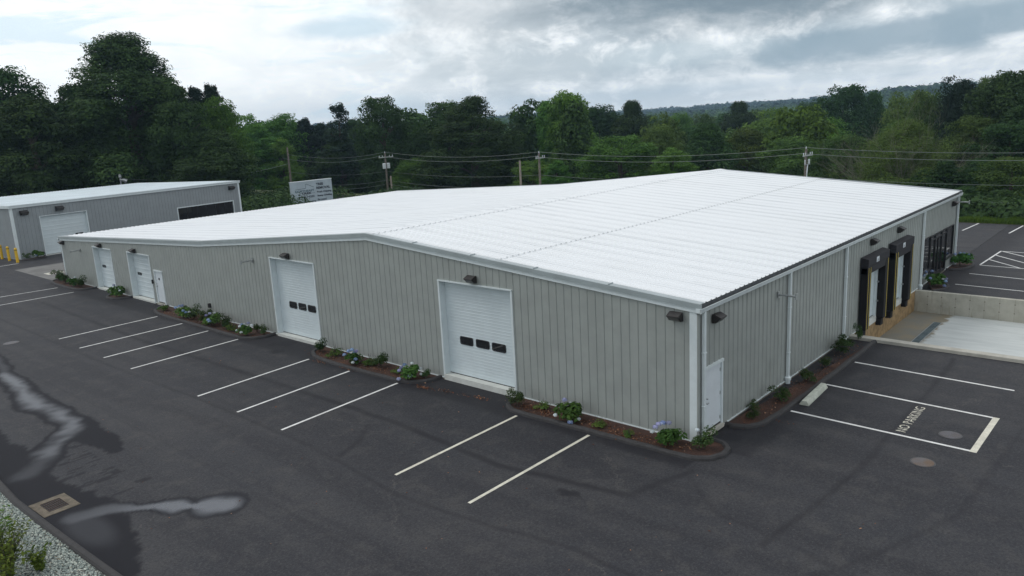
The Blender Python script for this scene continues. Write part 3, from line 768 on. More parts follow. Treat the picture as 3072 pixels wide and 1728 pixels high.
# fast mailbox-like keypad beside the second short door
MB().box(-.08, 0, 34.56, 34.66, 1.1, 1.32).build('keypad', frameb, wh)

def mandoor(o, u, n, a0, a1, z0, z1, hinge_hi=True, label=None):
    d = empty('entry_door', Vector(o)+u*((a0+a1)/2)); d.parent = wh
    if label: d['label'] = label
    m = MB(); m.obox(o, u, n, a0+.05, a1-.05, -.05, -.015, z0+.03, z1-.05); lf = m.build('door_leaf', alu, d)
    m = MB(); m.obox(o, u, n, a0-.03, a0+.055, -.08, .035, z0-.03, z1+.0); m.obox(o, u, n, a1-.055, a1+.03, -.08, .035, z0-.03, z1+.0); m.obox(o, u, n, a0-.04, a1+.04, -.08, .05, z1-.06, z1+.02)
    m.build('frame', trimw, d)
    MB().obox(o, u, n, a0, a1, -.1, .09, z0-.09, z0+.02).build('threshold', conc, d)
    MB().obox(o, u, n, a0+.05, a1-.05, -.05, -.008, z0+.025, z0+.075).build('sweep', frameb, d)
    ha, hb = (a0+.13, a1-.075) if hinge_hi else (a1-.13, a0+.075)
    O = Vector(o)
    for z in (.98, 1.13):
        p = O+u*ha
        h = MB(); h.tube([p+n*-.02+VZ*z, p+n*.035+VZ*z], .028, 8); h.tube([p+n*.035+VZ*z, p+n*.055+VZ*z], [.032, .02], 8)
        if z < 1: h.obox(o, u, n, ha-.02, ha+.09 if hinge_hi else ha-.09, .03, .05, z-.012, z+.012)
        h.build('handle' if z < 1 else 'lock', steel, d)
    for z in (.28, 1.05, 1.78): MB().obox(o, u, n, hb-.03, hb+.012, -.02, -.005, z-.05, z+.05).build('hinge', steel, d)
    return d
mandoor((0, 0, 0), VX, NS, RD[0], RD[1], RD[2], RD[3], label='white steel entry door beside the near corner')
d = mandoor((0, 0, 0), VY, NW, MAN[0], MAN[1], MAN[2], MAN[3], hinge_hi=False, label='white steel entry door beside the short roll-up door')
MB().box(-.006, .015, 33.74, 33.86, 1.38, 1.5).build('notice', frameb, d)

# dock doors with black shelters
for (a0, a1, z0, z1), (s0, s1, tp) in ((DOCK1, (13.70, 16.52, 3.0)), (DOCK2, (17.46, 20.30, 3.0))):
    dd = rollup(a0, a1, z0+.03, z1, 'plain', o=(0, 0, 0), u=VX, n=NS, rec=.10, label='white dock door inside a black shelter')
    sh = empty('dock_shelter', ((s0+s1)/2, 0, 0)); sh.parent = wh; sh['label'] = 'black dock shelter with yellow guide stripes'
    dep = .33
    for q0, q1 in ((s0, s0+.47), (s1-.47, s1)):
        pad = MB(); pad.box(q0, q1, -dep, -.035, -.0, tp-.33); p = pad.build('side_pad', black, sh, bevel=.03)
        for c in ((q0+.10, q0+.36) if q0 < s0+.1 else (q1-.12,)):
            MB().box(c-.017, c+.017, -dep-.008, -dep+.002, .02, tp-.36).build('guide_stripe', yellow, p)
        MB().box(q0+.03, q1-.10, -.24, -.02, -.34, -.02).build('dock_bumper', black, sh, bevel=.02)
    hp = MB(); fn = lambda a, b, t: (t, -a, b)
    hp.prism([(.03, 2.34), (dep-.02, 2.36), (dep+.0, 2.68), (dep+.012, 2.70), (dep+.012, tp), (.03, tp+.06)], fn, s0-.0, s1+.0)
    h = hp.build('head_pad', blackt, sh, bevel=.012)
    pc = s0+(s1-s0)*.42
    pl = MB(); pl.box(pc-.16, pc+.16, -dep-.022, -dep-.008, 2.74, 2.95); pl = pl.build('plate', alu, h)
    tri = MB(); tri.face((pc-.05, -dep-.025, 2.80), (pc+.05, -dep-.025, 2.80), (pc, -dep-.025, 2.90)); tri.box(pc-.10, pc+.10, -dep-.025, -dep-.02, 2.765, 2.78); tri.build('emblem', ink, pl)
    for z in (.75, 1.6): MB().box(a1-.10, a1+.02, -.10, -.03, z, z+.06).build('bracket', steel, dd)
MB().box(13.52, 13.70, -.09, -.03, .02, .10).build('bracket', steel, wh)
# storefront
st = empty('storefront', (26.4, 0, 0)); st.parent = wh; st['label'] = 'dark framed glass entrance and side windows'
fr = MB()
for a0, a1, z0, z1 in STORE:
    t = .055 if a1-a0 < 2 else .07
    for q0, q1, w0, w1 in ((a0, a0+t, z0, z1), (a1-t, a1, z0, z1), (a0+t, a1-t, z1-t, z1), (a0+t, a1-t, z0, z0+t)): fr.box(q0, q1, -.045, .06, w0, w1)
for x in (25.62, 26.95): fr.box(x-.05, x+.05, -.045, .06, .09, 2.27)
fr.box(24.73, 27.95, -.04, .055, 2.05, 2.12)
fr.box(23.34, 24.66, -.07, -.0, .52, .60); fr.box(28.02, 29.54, -.07, -.0, .52, .60)
fro = fr.build('frame', frameb, st)
dl = MB()
for x in (26.28,): dl.box(x-.045, x+.045, -.03, .04, .09, 2.05)
dl.box(25.67, 26.9, -.03, .04, .09, .22); dl.build('door_stile', frameb, st)
for x in (26.22, 26.34): MB().tube([(x, -.03, .95), (x, -.09, .95), (x, -.09, 1.25), (x, -.03, 1.25)], .016, 8).build('door_pull', frameb, st)
gl = glassd
for x0, x1, z0, z1 in ((23.43, 24.61, .65, 2.31), (24.73, 25.57, .09, 2.05), (25.67, 26.235, .22, 2.05), (26.325, 26.90, .22, 2.05), (27.0, 27.95, .09, 2.05), (24.73, 27.95, 2.12, 2.27), (28.07, 29.45, .65, 2.27)):
    MB().box(x0, x1, .005, .015, z0, z1).build('pane', gl, st)

# small fittings on the long wall: hose bib
hb = empty('hose_tap', (-.02, 28.15, .55)); hb.parent = wh
MB().box(-.10, -.0, 28.06, 28.22, .48, .70).build('cover', bronze, hb)

# ------------------------------------------------------------------ wall lights and brackets
def wall_light(pos, n, label, s=1.0):
    n = Vector(n); u = Vector((-n.y, n.x, 0)); o = empty('wall_light', pos); tag(o, label, 'wall light', 'dark bronze wall lights')
    def F(a, b, t): q = Vector((0, 0, 0))+n*a*s+u*t*s; return (q.x, q.y, b*s)
    w = .20
    m = MB(); m.prism([(0, -.13), (0, .13), (.07, .14), (.27, .055), (.275, .02), (.25, .015), (.12, -.12), (.05, -.13)], F, -w, w)
    h = MB.build(m, 'housing', bronze, o, loc=(0, 0, 0), bevel=.008)
    l = MB(); l.face(F(.258, .01, -w*.85), F(.258, .01, w*.85), F(.138, -.113, w*.85), F(.138, -.113, -w*.85)); l.box(0, .0001, 0, .0001, 0, .0001)
    l.build('lens', lens, o, loc=(0, 0, 0))
    return o
wall_light((-.03, .62, 3.66), NW, 'bronze wall light on the long wall beside the near corner trim')
wall_light((-.03, 8.66, 3.93), NW, 'bronze wall light above the roll-up door nearest the corner')
wall_light((-.03, 20.3, 3.84), NW, 'bronze wall light above the middle roll-up door')
wall_light((-.03, 36.5, 2.87), NW, 'bronze wall light above the short roll-up door next to the entry door')
wall_light((-.03, 41.5, 2.84), NW, 'bronze wall light above the farthest short roll-up door')
wall_light((-.03, 47.9, 2.60), NW, 'bronze wall light at the far end of the long wall under the roof edge')
wall_light((1.0, -.03, 3.47), NS, 'bronze wall light above the entry door on the dock side')
wall_light((15.05, -.03, 3.52), NS, 'bronze wall light above the nearer black dock shelter')
wall_light((18.85, -.03, 3.50), NS, 'bronze wall light above the farther black dock shelter')
wall_light((28.9, -.03, 3.52), NS, 'bronze wall light above the glass entrance by the far corner')

def bracket(pos, n, label, along=1):
    n = Vector(n); u = Vector((-n.y, n.x, 0))*along; o = empty('wall_bracket', pos); tag(o, label, 'bracket', 'galvanised arms on the walls')
    z = Vector((0, 0, 0))
    m = MB(); m.obox(z, u, n, -.06, .06, 0, .025, -.11, .11); m.build('plate', steel, o, loc=(0, 0, 0))
    m = MB(); m.tube([n*.02, n*.62], .032, 8)
    for k in (.25, .4, .55): m.tube([n*k, n*(k+.03)], .045, 8)
    m.build('arm', steel, o, loc=(0, 0, 0))
    m = MB(); m.obox(z, u, n, -.09, .09, .60, .625, -.10, .10); m.build('end_plate', steel, o, loc=(0, 0, 0))
bracket((-.03, 23.3, 3.40), NW, 'galvanised pipe arm on the long wall left of the middle roll-up door')
bracket((-.03, 45.0, 2.28), NW, 'galvanised pipe arm near the far end of the long wall')
bracket((5.45, -.03, 3.22), NS, 'galvanised pipe arm on the dock side wall beside the second downspout')
bracket((29.75, -.03, 3.52), NS, 'galvanised pipe arm at the far corner above the glass entrance')

# ------------------------------------------------------------------ planting islands
def island(name, outer, label, kerb_w=.18, close=True):
    """outer: open polyline that starts and ends at the wall; kerb follows it, mulch inside"""
    pts = [Vector((x, y, 0)) for x, y in outer]
    # smooth the line
    for _ in range(2):
        q = [pts[0]]
        for a, b in zip(pts[:-1], pts[1:]): q += [a*.75+b*.25, a*.25+b*.75]
        pts = q+[pts[-1]]
    prof = [(-.10, -.02), (-.085, .07), (-.045, .115), (.045, .115), (.085, .07), (.10, -.02)]
    m = MB(); k = len(prof); n = len(pts)
    for i, p in enumerate(pts):
        t = (pts[min(i+1, n-1)]-pts[max(i-1, 0)]).normalized(); s = Vector((t.y, -t.x, 0))
        wob = .012*sin(i*1.7)
        for a, b in prof: q = p+s*(a*kerb_w/.18+wob); m.v.append((q.x, q.y, G+b))
    for i in range(n-1):
        for j in range(k-1): m.f.append((i*k+j, (i+1)*k+j, (i+1)*k+j+1, i*k+j+1))
    m.f.append(tuple(range(k))); m.f.append(tuple((n-1)*k+j for j in range(k)))
    root = m.build('kerb', kerbm, smooth=False); root.name = 'planting_bed'; tag(root, label, 'planting bed', 'kerbed planting beds along the walls')
    b = MB(); b.face(*[(p.x, p.y, G+.055) for p in pts]); bo = b.build('mulch', mulch, root)
    return pts
ISL = {}
ISL['C'] = island('C', [(0.02, 6.75), (-.45, 6.72), (-.92, 6.55), (-1.12, 5.9), (-1.06, 4.5), (-1.03, 3.1), (-1.02, 1.8), (-1.0, .6), (-1.0, -.3), (-.75, -.75), (-.3, -.95), (.15, -.88), (.42, -.6), (.45, -.25), (.38, .0), (.02, .02)], 'mulched planting bed with hydrangeas at the near corner of the warehouse')
ISL['D'] = island('D', [(1.75, -.02), (1.72, -.3), (1.95, -.75), (2.6, -.95), (4.6, -1.02), (7.3, -1.04), (10, -1.03), (12.62, -1.02)], 'long dark mulched bed of small shrubs beside the dock side wall')
ISL['B'] = island('B', [(.02, 18.12), (-.4, 18.1), (-.9, 17.8), (-1.25, 16.8), (-1.27, 14.3), (-1.22, 12.4), (-1.18, 11.5), (-.85, 10.9), (-.35, 10.72), (.02, 10.7)], 'mulched planting bed between the two tall roll-up doors')
ISL['A'] = island('A', [(.02, 33.1), (-.6, 33.1), (-1.05, 32.6), (-1.28, 31), (-1.28, 29), (-1.3, 25.6), (-1.32, 23.2), (-1.15, 22.4), (-.6, 22.05), (.02, 22.1)], 'long planting bed between the entry door and the middle roll-up door')
ISL['E'] = island('E', [(.02, 49.2), (-.7, 49.0), (-1.0, 48.4), (-1.1, 46.5), (-1.1, 44.4), (-.9, 43.5), (-.4, 43.25), (.02, 43.2)], 'planting bed at the far end of the long wall')
ISL['F'] = island('F', [(.02, 39.8), (-.5, 39.7), (-.95, 39.3), (-1.0, 38.6), (-.85, 38.1), (-.4, 37.85), (.02, 37.8)], 'small planting bed between the two short roll-up doors')
ISL['G'] = island('G', [(22.55, -.72), (23.2, -1.08), (24.2, -1.1), (24.6, -.8), (24.62, -.02)], 'planting bed with blue hydrangeas left of the glass entrance', .14)
ISL['H'] = island('H', [(28.3, -.02), (28.4, -.5), (29.2, -.95), (30.6, -1.0), (31.0, -.6), (31.0, .6), (30.3, .9)], 'planting bed with blue hydrangeas at the far corner of the warehouse', .14)
ISL['I'] = island('I', [(1.2, 62.5), (1.3, 61.8), (2.4, 61.6), (3.2, 62.2), (3.3, 62.95)], 'small planting bed in front of the second grey building', .14)

def leaf_quads(P, N, size, aspect=.6, r=None, jitter=.35):
    """kites centred at P facing N"""
    r = r or rng; n = len(P)
    N = N/np.maximum(np.linalg.norm(N, axis=1, keepdims=True), 1e-6)
    R = r.normal(size=(n, 3)); U = np.cross(N, R); U /= np.maximum(np.linalg.norm(U, axis=1, keepdims=True), 1e-6); Vv = np.cross(N, U)
    s = (size*(1+jitter*(r.random(n)*2-1)))[:, None]
    V = np.stack([P-U*s, P+Vv*s*aspect+N*s*.1, P+U*s, P-Vv*s*aspect+N*s*.1], 1).reshape(-1, 3)
    return V, np.arange(4*n).reshape(n, 4)

def bush_mesh(name, rx, h, nleaf, size, mat, seed, open_=0.0):
    r = np.random.default_rng(seed)
    nl = 7 if open_ else 9
    C = r.normal(size=(nl, 3))*[rx*.42, rx*.42, h*.2]+[0, 0, h*.52]; C[:, 2] = np.clip(C[:, 2], h*.25, h*.85)
    idx = r.integers(0, nl, nleaf); d = r.normal(size=(nleaf, 3)); d /= np.linalg.norm(d, axis=1, keepdims=True); d[:, 2] = np.abs(d[:, 2])*.9-.15*(r.random(nleaf))
    rad = (.55+.5*r.random(nleaf)**.5)[:, None]*(np.array([rx*.55, rx*.55, h*.42]))*(.8+.4*r.random(nl)[idx])[:, None]
    P = C[idx]+d*rad; P[:, 2] = np.clip(P[:, 2], .02, None)
    N = d+[0, 0, .7]+r.normal(size=(nleaf, 3))*.35
    V, F = leaf_quads(P, N, np.full(nleaf, size), .62, r)
    tint = np.clip(.25+.5*r.random(nleaf)+.25*(r.random(nl)[idx]-.5), 0, 1)
    return fast_mesh(name, V, F, mat, tint)
def head_mesh(name, rad, mat, seed):
    r = np.random.default_rng(seed); n = 130
    d = r.normal(size=(n, 3)); d /= np.linalg.norm(d, axis=1, keepdims=True); d[:, 2] = np.where(d[:, 2] < -.3, -d[:, 2], d[:, 2])
    V, F = leaf_quads(d*rad*[1, 1, .8]*(.9+.15*r.random((n, 1))), d+r.normal(size=(n, 3))*.2, np.full(n, rad*.36), .9, r)
    return fast_mesh(name, V, F, mat, r.random(n))
HEADS = {'b': head_mesh('flower_head', .088, petal_b, 1), 'l': head_mesh('flower_head', .082, petal_l, 2), 'w': head_mesh('flower_head', .07, petal_w, 3)}
HYD = [bush_mesh('foliage', .42, .62, 620, .075, leafH, 10+k) for k in range(3)]
SHR = [bush_mesh('foliage', .34, .62, 1000, .032, leafS, 20+k, 1) for k in range(4)]
LOW = [bush_mesh('foliage', .36, .34, 600, .034, leafO, 40+k, 1) for k in range(2)]
def stems(h, seed, n=7, sp=.22):
    r = random.Random(seed); m = MB()
    for k in range(n):
        a = r.random()*6.28; d = sp*r.uniform(.3, 1); m.tube([(0, 0, 0), (d*.4*cos(a), d*.4*sin(a), h*.5), (d*cos(a), d*sin(a), h*r.uniform(.75, 1.05))], [.012, .009, .004], 5, cap=False)
    me = bpy.data.meshes.new('stems'); me.from_pydata(m.v, [], m.f); me.materials.append(bark); return me
STEM = [stems(.6, k) for k in range(3)]
def plant(name, x, y, kind, idx, label, cat, s=1.0, heads=(), z=G+.05, sz=1.0, group=None):
    s *= .88
    o = empty(name, (x, y, z), random.Random(int(x*97+y*31)).random()*6.28); tag(o, label, cat, group)
    for nm, me in (('foliage', kind[idx % len(kind)]), ('stems', STEM[idx % 3])):
        c = bpy.data.objects.new(nm, me); COL.objects.link(c); c.parent = o; c.scale = (s, s, s*sz)
    s *= 1.0
    for k_, (col, ang, rr, hh) in enumerate(heads):
        if len(heads) > 5 and k_ % 4 == 3: continue
        c = bpy.data.objects.new('flower_head', HEADS[col]); COL.objects.link(c); c.parent = o
        a = radians(ang)-o.rotation_euler.z; c.location = (rr*cos(a)*.9, rr*sin(a)*.9, hh*.88); c.scale = (.9, .9, .9); c.rotation_euler = (0, 0, ang)
    return o
HG = 'hydrangeas in the planting beds'; SG = 'small green shrubs in the planting beds'
# heads: (colour, world angle, radius, height)
plant('hydrangea', -.78, 4.1, HYD, 0, 'big leafy hydrangea with a lilac bloom on top and pale blooms at the kerb', 'hydrangea', 1.12, [('l', 60, .22, .72), ('b', 230, .42, .12), ('w', 275, .46, .16), ('w', 150, .45, .3), ('w', 20, .4, .5)], group=HG)
plant('hydrangea', -.72, .62, HYD, 1, 'bright green hydrangea with a row of lilac blooms, near the corner of the warehouse', 'hydrangea', .98, [('l', 100, .33, .62), ('l', 75, .3, .68), ('b', 50, .22, .72), ('b', 30, .25, .70), ('l', 5, .25, .72), ('w', 120, .42, .5), ('w', -20, .46, .42)], group=HG)
plant('shrub', -.28, -.38, SHR, 0, 'loose olive-green shrub right at the corner of the warehouse', 'shrub', 1.15, [('w', 100, .25, .62)], sz=.9, group=SG)
plant('shrub', -.72, 6.25, SHR, 1, 'dark rounded shrub at the end of the corner bed beside the roll-up door', 'shrub', 1.0, group=SG)
plant('ground_cover', -.62, 3.0, LOW, 0, 'low sprawling ground cover near the big leafy hydrangea', 'plant', .7)
plant('dry_grass', -.72, 1.85, LOW, 1, 'small dry tuft in the middle of the corner bed', 'plant', .55)
plant('ground_cover', -.5, 5.35, LOW, 1, 'thin brownish ground cover beside the dark rounded shrub', 'plant', .75)
for i, (x, y, s, lb, kd, hd) in enumerate([
    (-.62, 17.55, 1.0, 'dark shrub at the far end of the bed, against the middle roll-up door', SHR, []), (-.68, 16.4, 1.0, 'olive low shrub between the dark end shrub and the blue hydrangea', LOW, []),
    (-.85, 14.95, .85, 'blue hydrangea in the bed between the tall roll-up doors', HYD, [('b', 90, .3, .55), ('b', 60, .15, .62), ('b', 120, .4, .42), ('b', 200, .4, .35), ('b', 250, .35, .3), ('w', 230, .46, .2), ('l', 20, .3, .5), ('w', 290, .42, .25), ('b', 40, .38, .42)]),
    (-.62, 13.5, 1.15, 'upright dark shrub in the middle of the bed between the tall doors', SHR, []), (-.62, 14.2, .9, 'low dark shrub close behind the blue hydrangea', LOW, []), (-.72, 12.4, .7, 'sparse yellowish ground cover beside the lilac hydrangea', LOW, []),
    (-.80, 11.45, 1.0, 'lilac hydrangea at the near end of the bed between the tall doors', HYD, [('b', 110, .3, .6), ('l', 120, .42, .5), ('l', 130, .5, .4), ('b', 80, .2, .66), ('l', 220, .42, .28), ('l', 160, .58, .12), ('w', 40, .3, .6), ('w', 10, .35, .55), ('w', 330, .4, .4), ('w', 300, .42, .22)]),
    (-.5, 11.0, .7, 'small shrub with pale flecks beside the lilac hydrangea', SHR, [])]):
    plant('hydrangea' if kd is HYD else 'shrub', x, y, kd, i, lb, 'hydrangea' if kd is HYD else 'shrub', s, hd, group=HG if kd is HYD else SG)
for i, (x, y, s, lb, kd, hd) in enumerate([
    (-.75, 32.1, .95, 'dark shrub at the entry door end of the long bed', LOW, []), (-.35, 30.4, .7, 'thin sprig against the wall near the entry door', SHR, []),
    (-.9, 29.45, 1.05, 'blue hydrangea nearest the entry door', HYD, [('b', 90, .35, .66), ('b', 60, .2, .7), ('b', 110, .5, .6), ('b', 270, .2, .62), ('b', 250, .4, .5), ('b', 265, .5, .4)]),
    (-.75, 28.5, 1.25, 'tall green shrub right of the first blue hydrangea of the long bed', SHR, [('w', 200, .35, .55)]), (-.75, 27.3, 1.2, 'tall green shrub in the middle of the long bed', SHR, []), (-.95, 26.8, .8, 'low dark shrub at the kerb of the long bed', LOW, []),
    (-.95, 26.2, 1.1, 'hydrangea with one large blue bloom and pale ones behind, mid bed', HYD, [('b', 215, .45, .5), ('b', 225, .5, .42), ('l', 80, .3, .7), ('w', 60, .1, .75), ('w', 20, .25, .72), ('w', 0, .4, .66), ('l', 100, .5, .6)]),
    (-.8, 25.2, 1.2, 'green shrub right of the hydrangea with the large bloom', SHR, []), (-.85, 24.5, .9, 'low reddish green shrub beside bare mulch', LOW, []),
    (-.92, 23.0, .85, 'pale blooming hydrangea near the middle roll-up door', HYD, [('w', 120, .4, .5), ('b', 100, .35, .56), ('w', 150, .5, .35), ('b', 170, .4, .45), ('w', 80, .25, .6), ('w', 200, .45, .3), ('l', 40, .3, .6), ('l', 320, .5, .2), ('w', 0, .3, .5)]),
    (-.35, 23.1, .8, 'small shrub against the wall behind the pale hydrangea', SHR, []), (-.35, 22.45, .75, 'thin shrub at the very end of the long bed by the middle roll-up door', SHR, [])]):
    plant('hydrangea' if kd is HYD else 'shrub', x, y, kd, i+1, lb, 'hydrangea' if kd is HYD else 'shrub', s, hd, group=HG if kd is HYD else SG)
plant('shrub', -.5, 48.5, SHR, 2, 'yellow-green shrub past the far end of the long wall', 'shrub', 1.3, group=SG)
plant('shrub', -.6, 47.0, SHR, 3, 'dark shrub at the far corner of the long wall', 'shrub', 1.35, group=SG)
plant('hydrangea', -.62, 45.2, HYD, 2, 'hydrangea with white blooms in the farthest bed', 'hydrangea', 1.0, [('w', 90, .45, .5), ('w', 60, .3, .6), ('w', 20, .1, .66), ('l', 150, .45, .4)], group=HG)
plant('shrub', -.6, 44.2, SHR, 0, 'dark green shrub right of the white hydrangea in the farthest bed', 'shrub', 1.3, group=SG)
plant('hydrangea', -.62, 38.65, HYD, 0, 'hydrangea in the small bed between the short roll-up doors', 'hydrangea', 1.25, [('w', 300, .3, .6), ('w', 280, .5, .5), ('l', 80, .25, .8)], group=HG)
for i, (x, y, s, lb) in enumerate([(2.55, -.55, .75, 'small bright shrub nearest the entry door in the dock side bed'), (3.3, -.16, .55, 'tiny shrub against the dock side wall'), (4.5, -.58, .95, 'green shrub behind the wheel stop, left of centre'), (6.75, -.6, .95, 'green shrub right of the downspout boot'),
                                 (8.5, -.55, .8, 'yellow-green shrub mid way along the dock side bed'), (10.5, -.45, 1.25, 'widest shrub of the dock side bed, by the third downspout')]):
    plant('shrub', x, y, SHR, i, lb, 'shrub', s, group=SG, sz=.85)
plant('hydrangea', 11.3, -.28, HYD, 1, 'small hydrangea with a white bloom by the third downspout', 'hydrangea', .6, [('w', 100, .1, .4)], group=HG)
plant('sapling', 12.75-.3, -.45, SHR, 2, 'thin twiggy sapling beside the pit wall and dock shelter', 'sapling', .5, sz=2.2)
plant('hydrangea', 23.6, -.55, HYD, 0, 'large blue hydrangea left of the glass entrance', 'hydrangea', 1.25, [('b', 90, .55, .6), ('b', 60, .6, .75), ('b', 30, .5, .8), ('b', 150, .6, .4), ('b', 160, .4, .55), ('l', 300, .6, .45), ('b', 280, .55, .35), ('b', 310, .5, .25), ('w', 260, .45, .5), ('b', 250, .6, .15), ('w', 120, .55, .5)], group=HG)
plant('hydrangea', 29.5, -.45, HYD, 2, 'blue hydrangea at the far corner by the parking area', 'hydrangea', 1.3, [('b', 20, .2, .8), ('b', 340, .35, .78), ('b', 310, .5, .7), ('w', 0, .1, .85), ('b', 300, .6, .5), ('b', 90, .3, .75)], group=HG)
plant('hydrangea', 2.55, 62.2, HYD, 1, 'hydrangea in front of the second grey building', 'hydrangea', 1.2, [('b', 240, .45, .3), ('w', 230, .5, .4)], group=HG)
plant('shrub', 1.75, 62.3, SHR, 1, 'low dark shrub near the corner of the second grey building', 'shrub', .9, group=SG)
# fallen leaves and bark chips on the beds and the asphalt
def litter():
    r = np.random.default_rng(5); P = []
    def patch(x, y, sx, sy, n, z): P.append(np.stack([x+r.normal(size=n)*sx, y+r.normal(size=n)*sy, np.full(n, z)], 1))
    for y in np.arange(.3, 6.6, .5): patch(-.6, y, .18, .3, 60, G+.062)
    for y in list(np.arange(11.2, 17.8, .55)): patch(-.75, y, .18, .3, 45, G+.062)
    for y in np.arange(22.6, 32.5, .8): patch(-.8, y, .2, .4, 30, G+.062)
    patch(-.6, 5.2, .22, .4, 170, G+.065); patch(-.82, 2.0, .12, .25, 120, G+.065); patch(-.9, 12.0, .15, .4, 90, G+.065); patch(-.9, 24.0, .2, .4, 80, G+.065)
    for x in np.arange(2.2, 12.4, .6): patch(x, -.55, .3, .2, 40, G+.062)
    for x, y, n in ((-1.42, 16.5, 60), (-1.35, 14.7, 55), (-1.15, 10.5, 150), (-.95, 9.45, 60), (-.85, 8.5, 25), (-.75, 7.9, 70), (2.9, -1.2, 15)): patch(x, y, .07, .22, n, G+.012)
    r2_ = np.stack([r.uniform(-12, -1.5, 160), r.uniform(-6, 22, 160), np.full(160, G+.008)], 1); P.append(r2_)
    P = np.concatenate(P); P[:, 2] += r.random(len(P))*.012
    P[:, 0] = np.where((P[:, 2] > G+.05) & (P[:, 1] > 0) & (P[:, 0] > -.03), -.1, P[:, 0])
    V, F = leaf_quads(P, np.array([[0, 0, 1.]])+r.normal(size=(len(P), 3))*.35, np.full(len(P), .024), .6, r, .6)
    o = bpy.data.objects.new('leaf_litter', fast_mesh('leaf_litter', V, F, litterm, r.random(len(P))**1.6)); COL.objects.link(o)
    tag(o, 'fallen leaves and bark chips scattered over the beds and asphalt', 'leaf litter', kind='stuff')
litter()

# ------------------------------------------------------------------ painted markings
def line(p, q, w=.10, mat=paint, z=G+.005, name='parking_line'):
    p = Vector((*p, 0)); q = Vector((*q, 0)); t = (q-p).normalized(); s = Vector((t.y, -t.x, 0))*w/2
    m = MB(); n = max(1, int((q-p).length/.35)); r = random.Random(int(p.x*131+p.y*17)); L_ = []; R_ = []
    for k in range(n+1):
        c = p.lerp(q, k/n); j = 1+.05*(r.random()-.5); L_.append(c-s*j); R_.append(c+s*j)
    for k in range(n): m.face((L_[k].x, L_[k].y, z), (R_[k].x, R_[k].y, z), (R_[k+1].x, R_[k+1].y, z), (L_[k+1].x, L_[k+1].y, z))
    o = m.build(name, mat); o['kind'] = 'structure'; return o
for (x0, y0), (x1, y1) in [((-6.40, 31.18), (-1.46, 31.3)), ((-6.46, 28.38), (-1.46, 28.46)), ((-6.45, 25.63), (-1.46, 25.77)), ((-6.46, 22.79), (-1.45, 22.96)), ((-6.49, 16.95), (-1.42, 17.26)),
                           ((-6.49, 14.13), (-1.46, 14.44)), ((-6.49, 11.37), (-1.34, 11.66)), ((-6.5, 46.6), (-1.42, 46.06)), ((-6.5, 43.55), (-1.39, 43.31)), ((-6.45, 5.76), (-1.27, 5.81)), ((-6.40, 2.96), (-1.22, 2.96))]:
    line((x0, y0), (x1, y1), .10, painty if y0 < 6 else paint)
line((9.76, -1.20), (9.46, -6.28)); line((6.87, -1.19), (6.62, -6.24)); line((3.91, -1.16), (3.76, -6.24)); line((6.67, -6.27), (3.70, -6.24), .17, painty, G+.006)
for p, q in (((24.87, -1.23), (24.65, -4.24)), ((27.9, -1.25), (27.4, -5.0)), ((46.91, 1.97), (43.0, 2.24)), ((46.7, -.87), (42.76, -.63)), ((46.6, 4.8), (42.8, 5.0)), ((46.5, -3.7), (42.6, -3.5)),
             ((35.56, -1.42), (30.64, -1.24)), ((30.5, -1.24), (30.3, -6.5)), ((35.5, -1.42), (35.1, -6.5)), ((35.5, -1.45), (33.5, -3.5)), ((33.99, -1.39), (31.3, -3.9)), ((32.45, -1.33), (30.45, -3.2)), ((24.4, -9.5), (24.3, -14.5)), ((27.2, -9.5), (27.1, -14.5))):
    line(p, q, .10, z=G+.005+.0004*abs(hash(p)) % .003 if 0 else G+.005)
# stencilled words
cu = bpy.data.curves.new('words', 'FONT'); cu.body = 'NO PARKING'; cu.size = 1.0; cu.space_character = 1.06
tmp = bpy.data.objects.new('words', cu); COL.objects.link(tmp); bpy.context.view_layer.update()
me = bpy.data.meshes.new_from_object(tmp.evaluated_get(bpy.context.evaluated_depsgraph_get())); bpy.data.objects.remove(tmp)
xs = [v.co.x for v in me.vertices]; ys = [v.co.y for v in me.vertices]; wx_, hy_ = max(xs)-min(xs), max(ys)-min(ys)
for v in me.vertices: v.co.x = (v.co.x-min(xs))/wx_*2.28; v.co.y = (v.co.y-min(ys))/hy_*.27; v.co.z = 0
me.materials.clear(); me.materials.append(painty)
o = bpy.data.objects.new('no_parking_lettering', me); COL.objects.link(o); o.location = (4.10, -4.45, G+.005); o.rotation_euler = (0, 0, .012); o['kind'] = 'structure'
# stencil bridges: thin asphalt-coloured bars across the letters
m = MB(); m.face((4.1, -4.325, G+.0065), (6.4, -4.30, G+.0065), (6.4, -4.285, G+.0065), (4.1, -4.31, G+.0065))
o = m.build('stencil_gap', kerbm); o['kind'] = 'structure'

# wheel stop
ws = MB(); ws.prism([(-.15, 0), (.15, 0), (.15, .04), (.075, .16), (-.075, .16), (-.15, .04)], lambda a, b, t: (t, a, b), -.98, .98)
o = ws.build('wheel_stop', pmat('stop_concrete', (.50, .53, .46), .85, var=.25, vscale=5, bump=.3), bevel=.012); o.location = (5.55, -1.27, G+.001); o.rotation_euler = (0, 0, radians(3))
tag(o, 'pale concrete wheel stop against the kerb of the dock side bed', 'wheel stop')
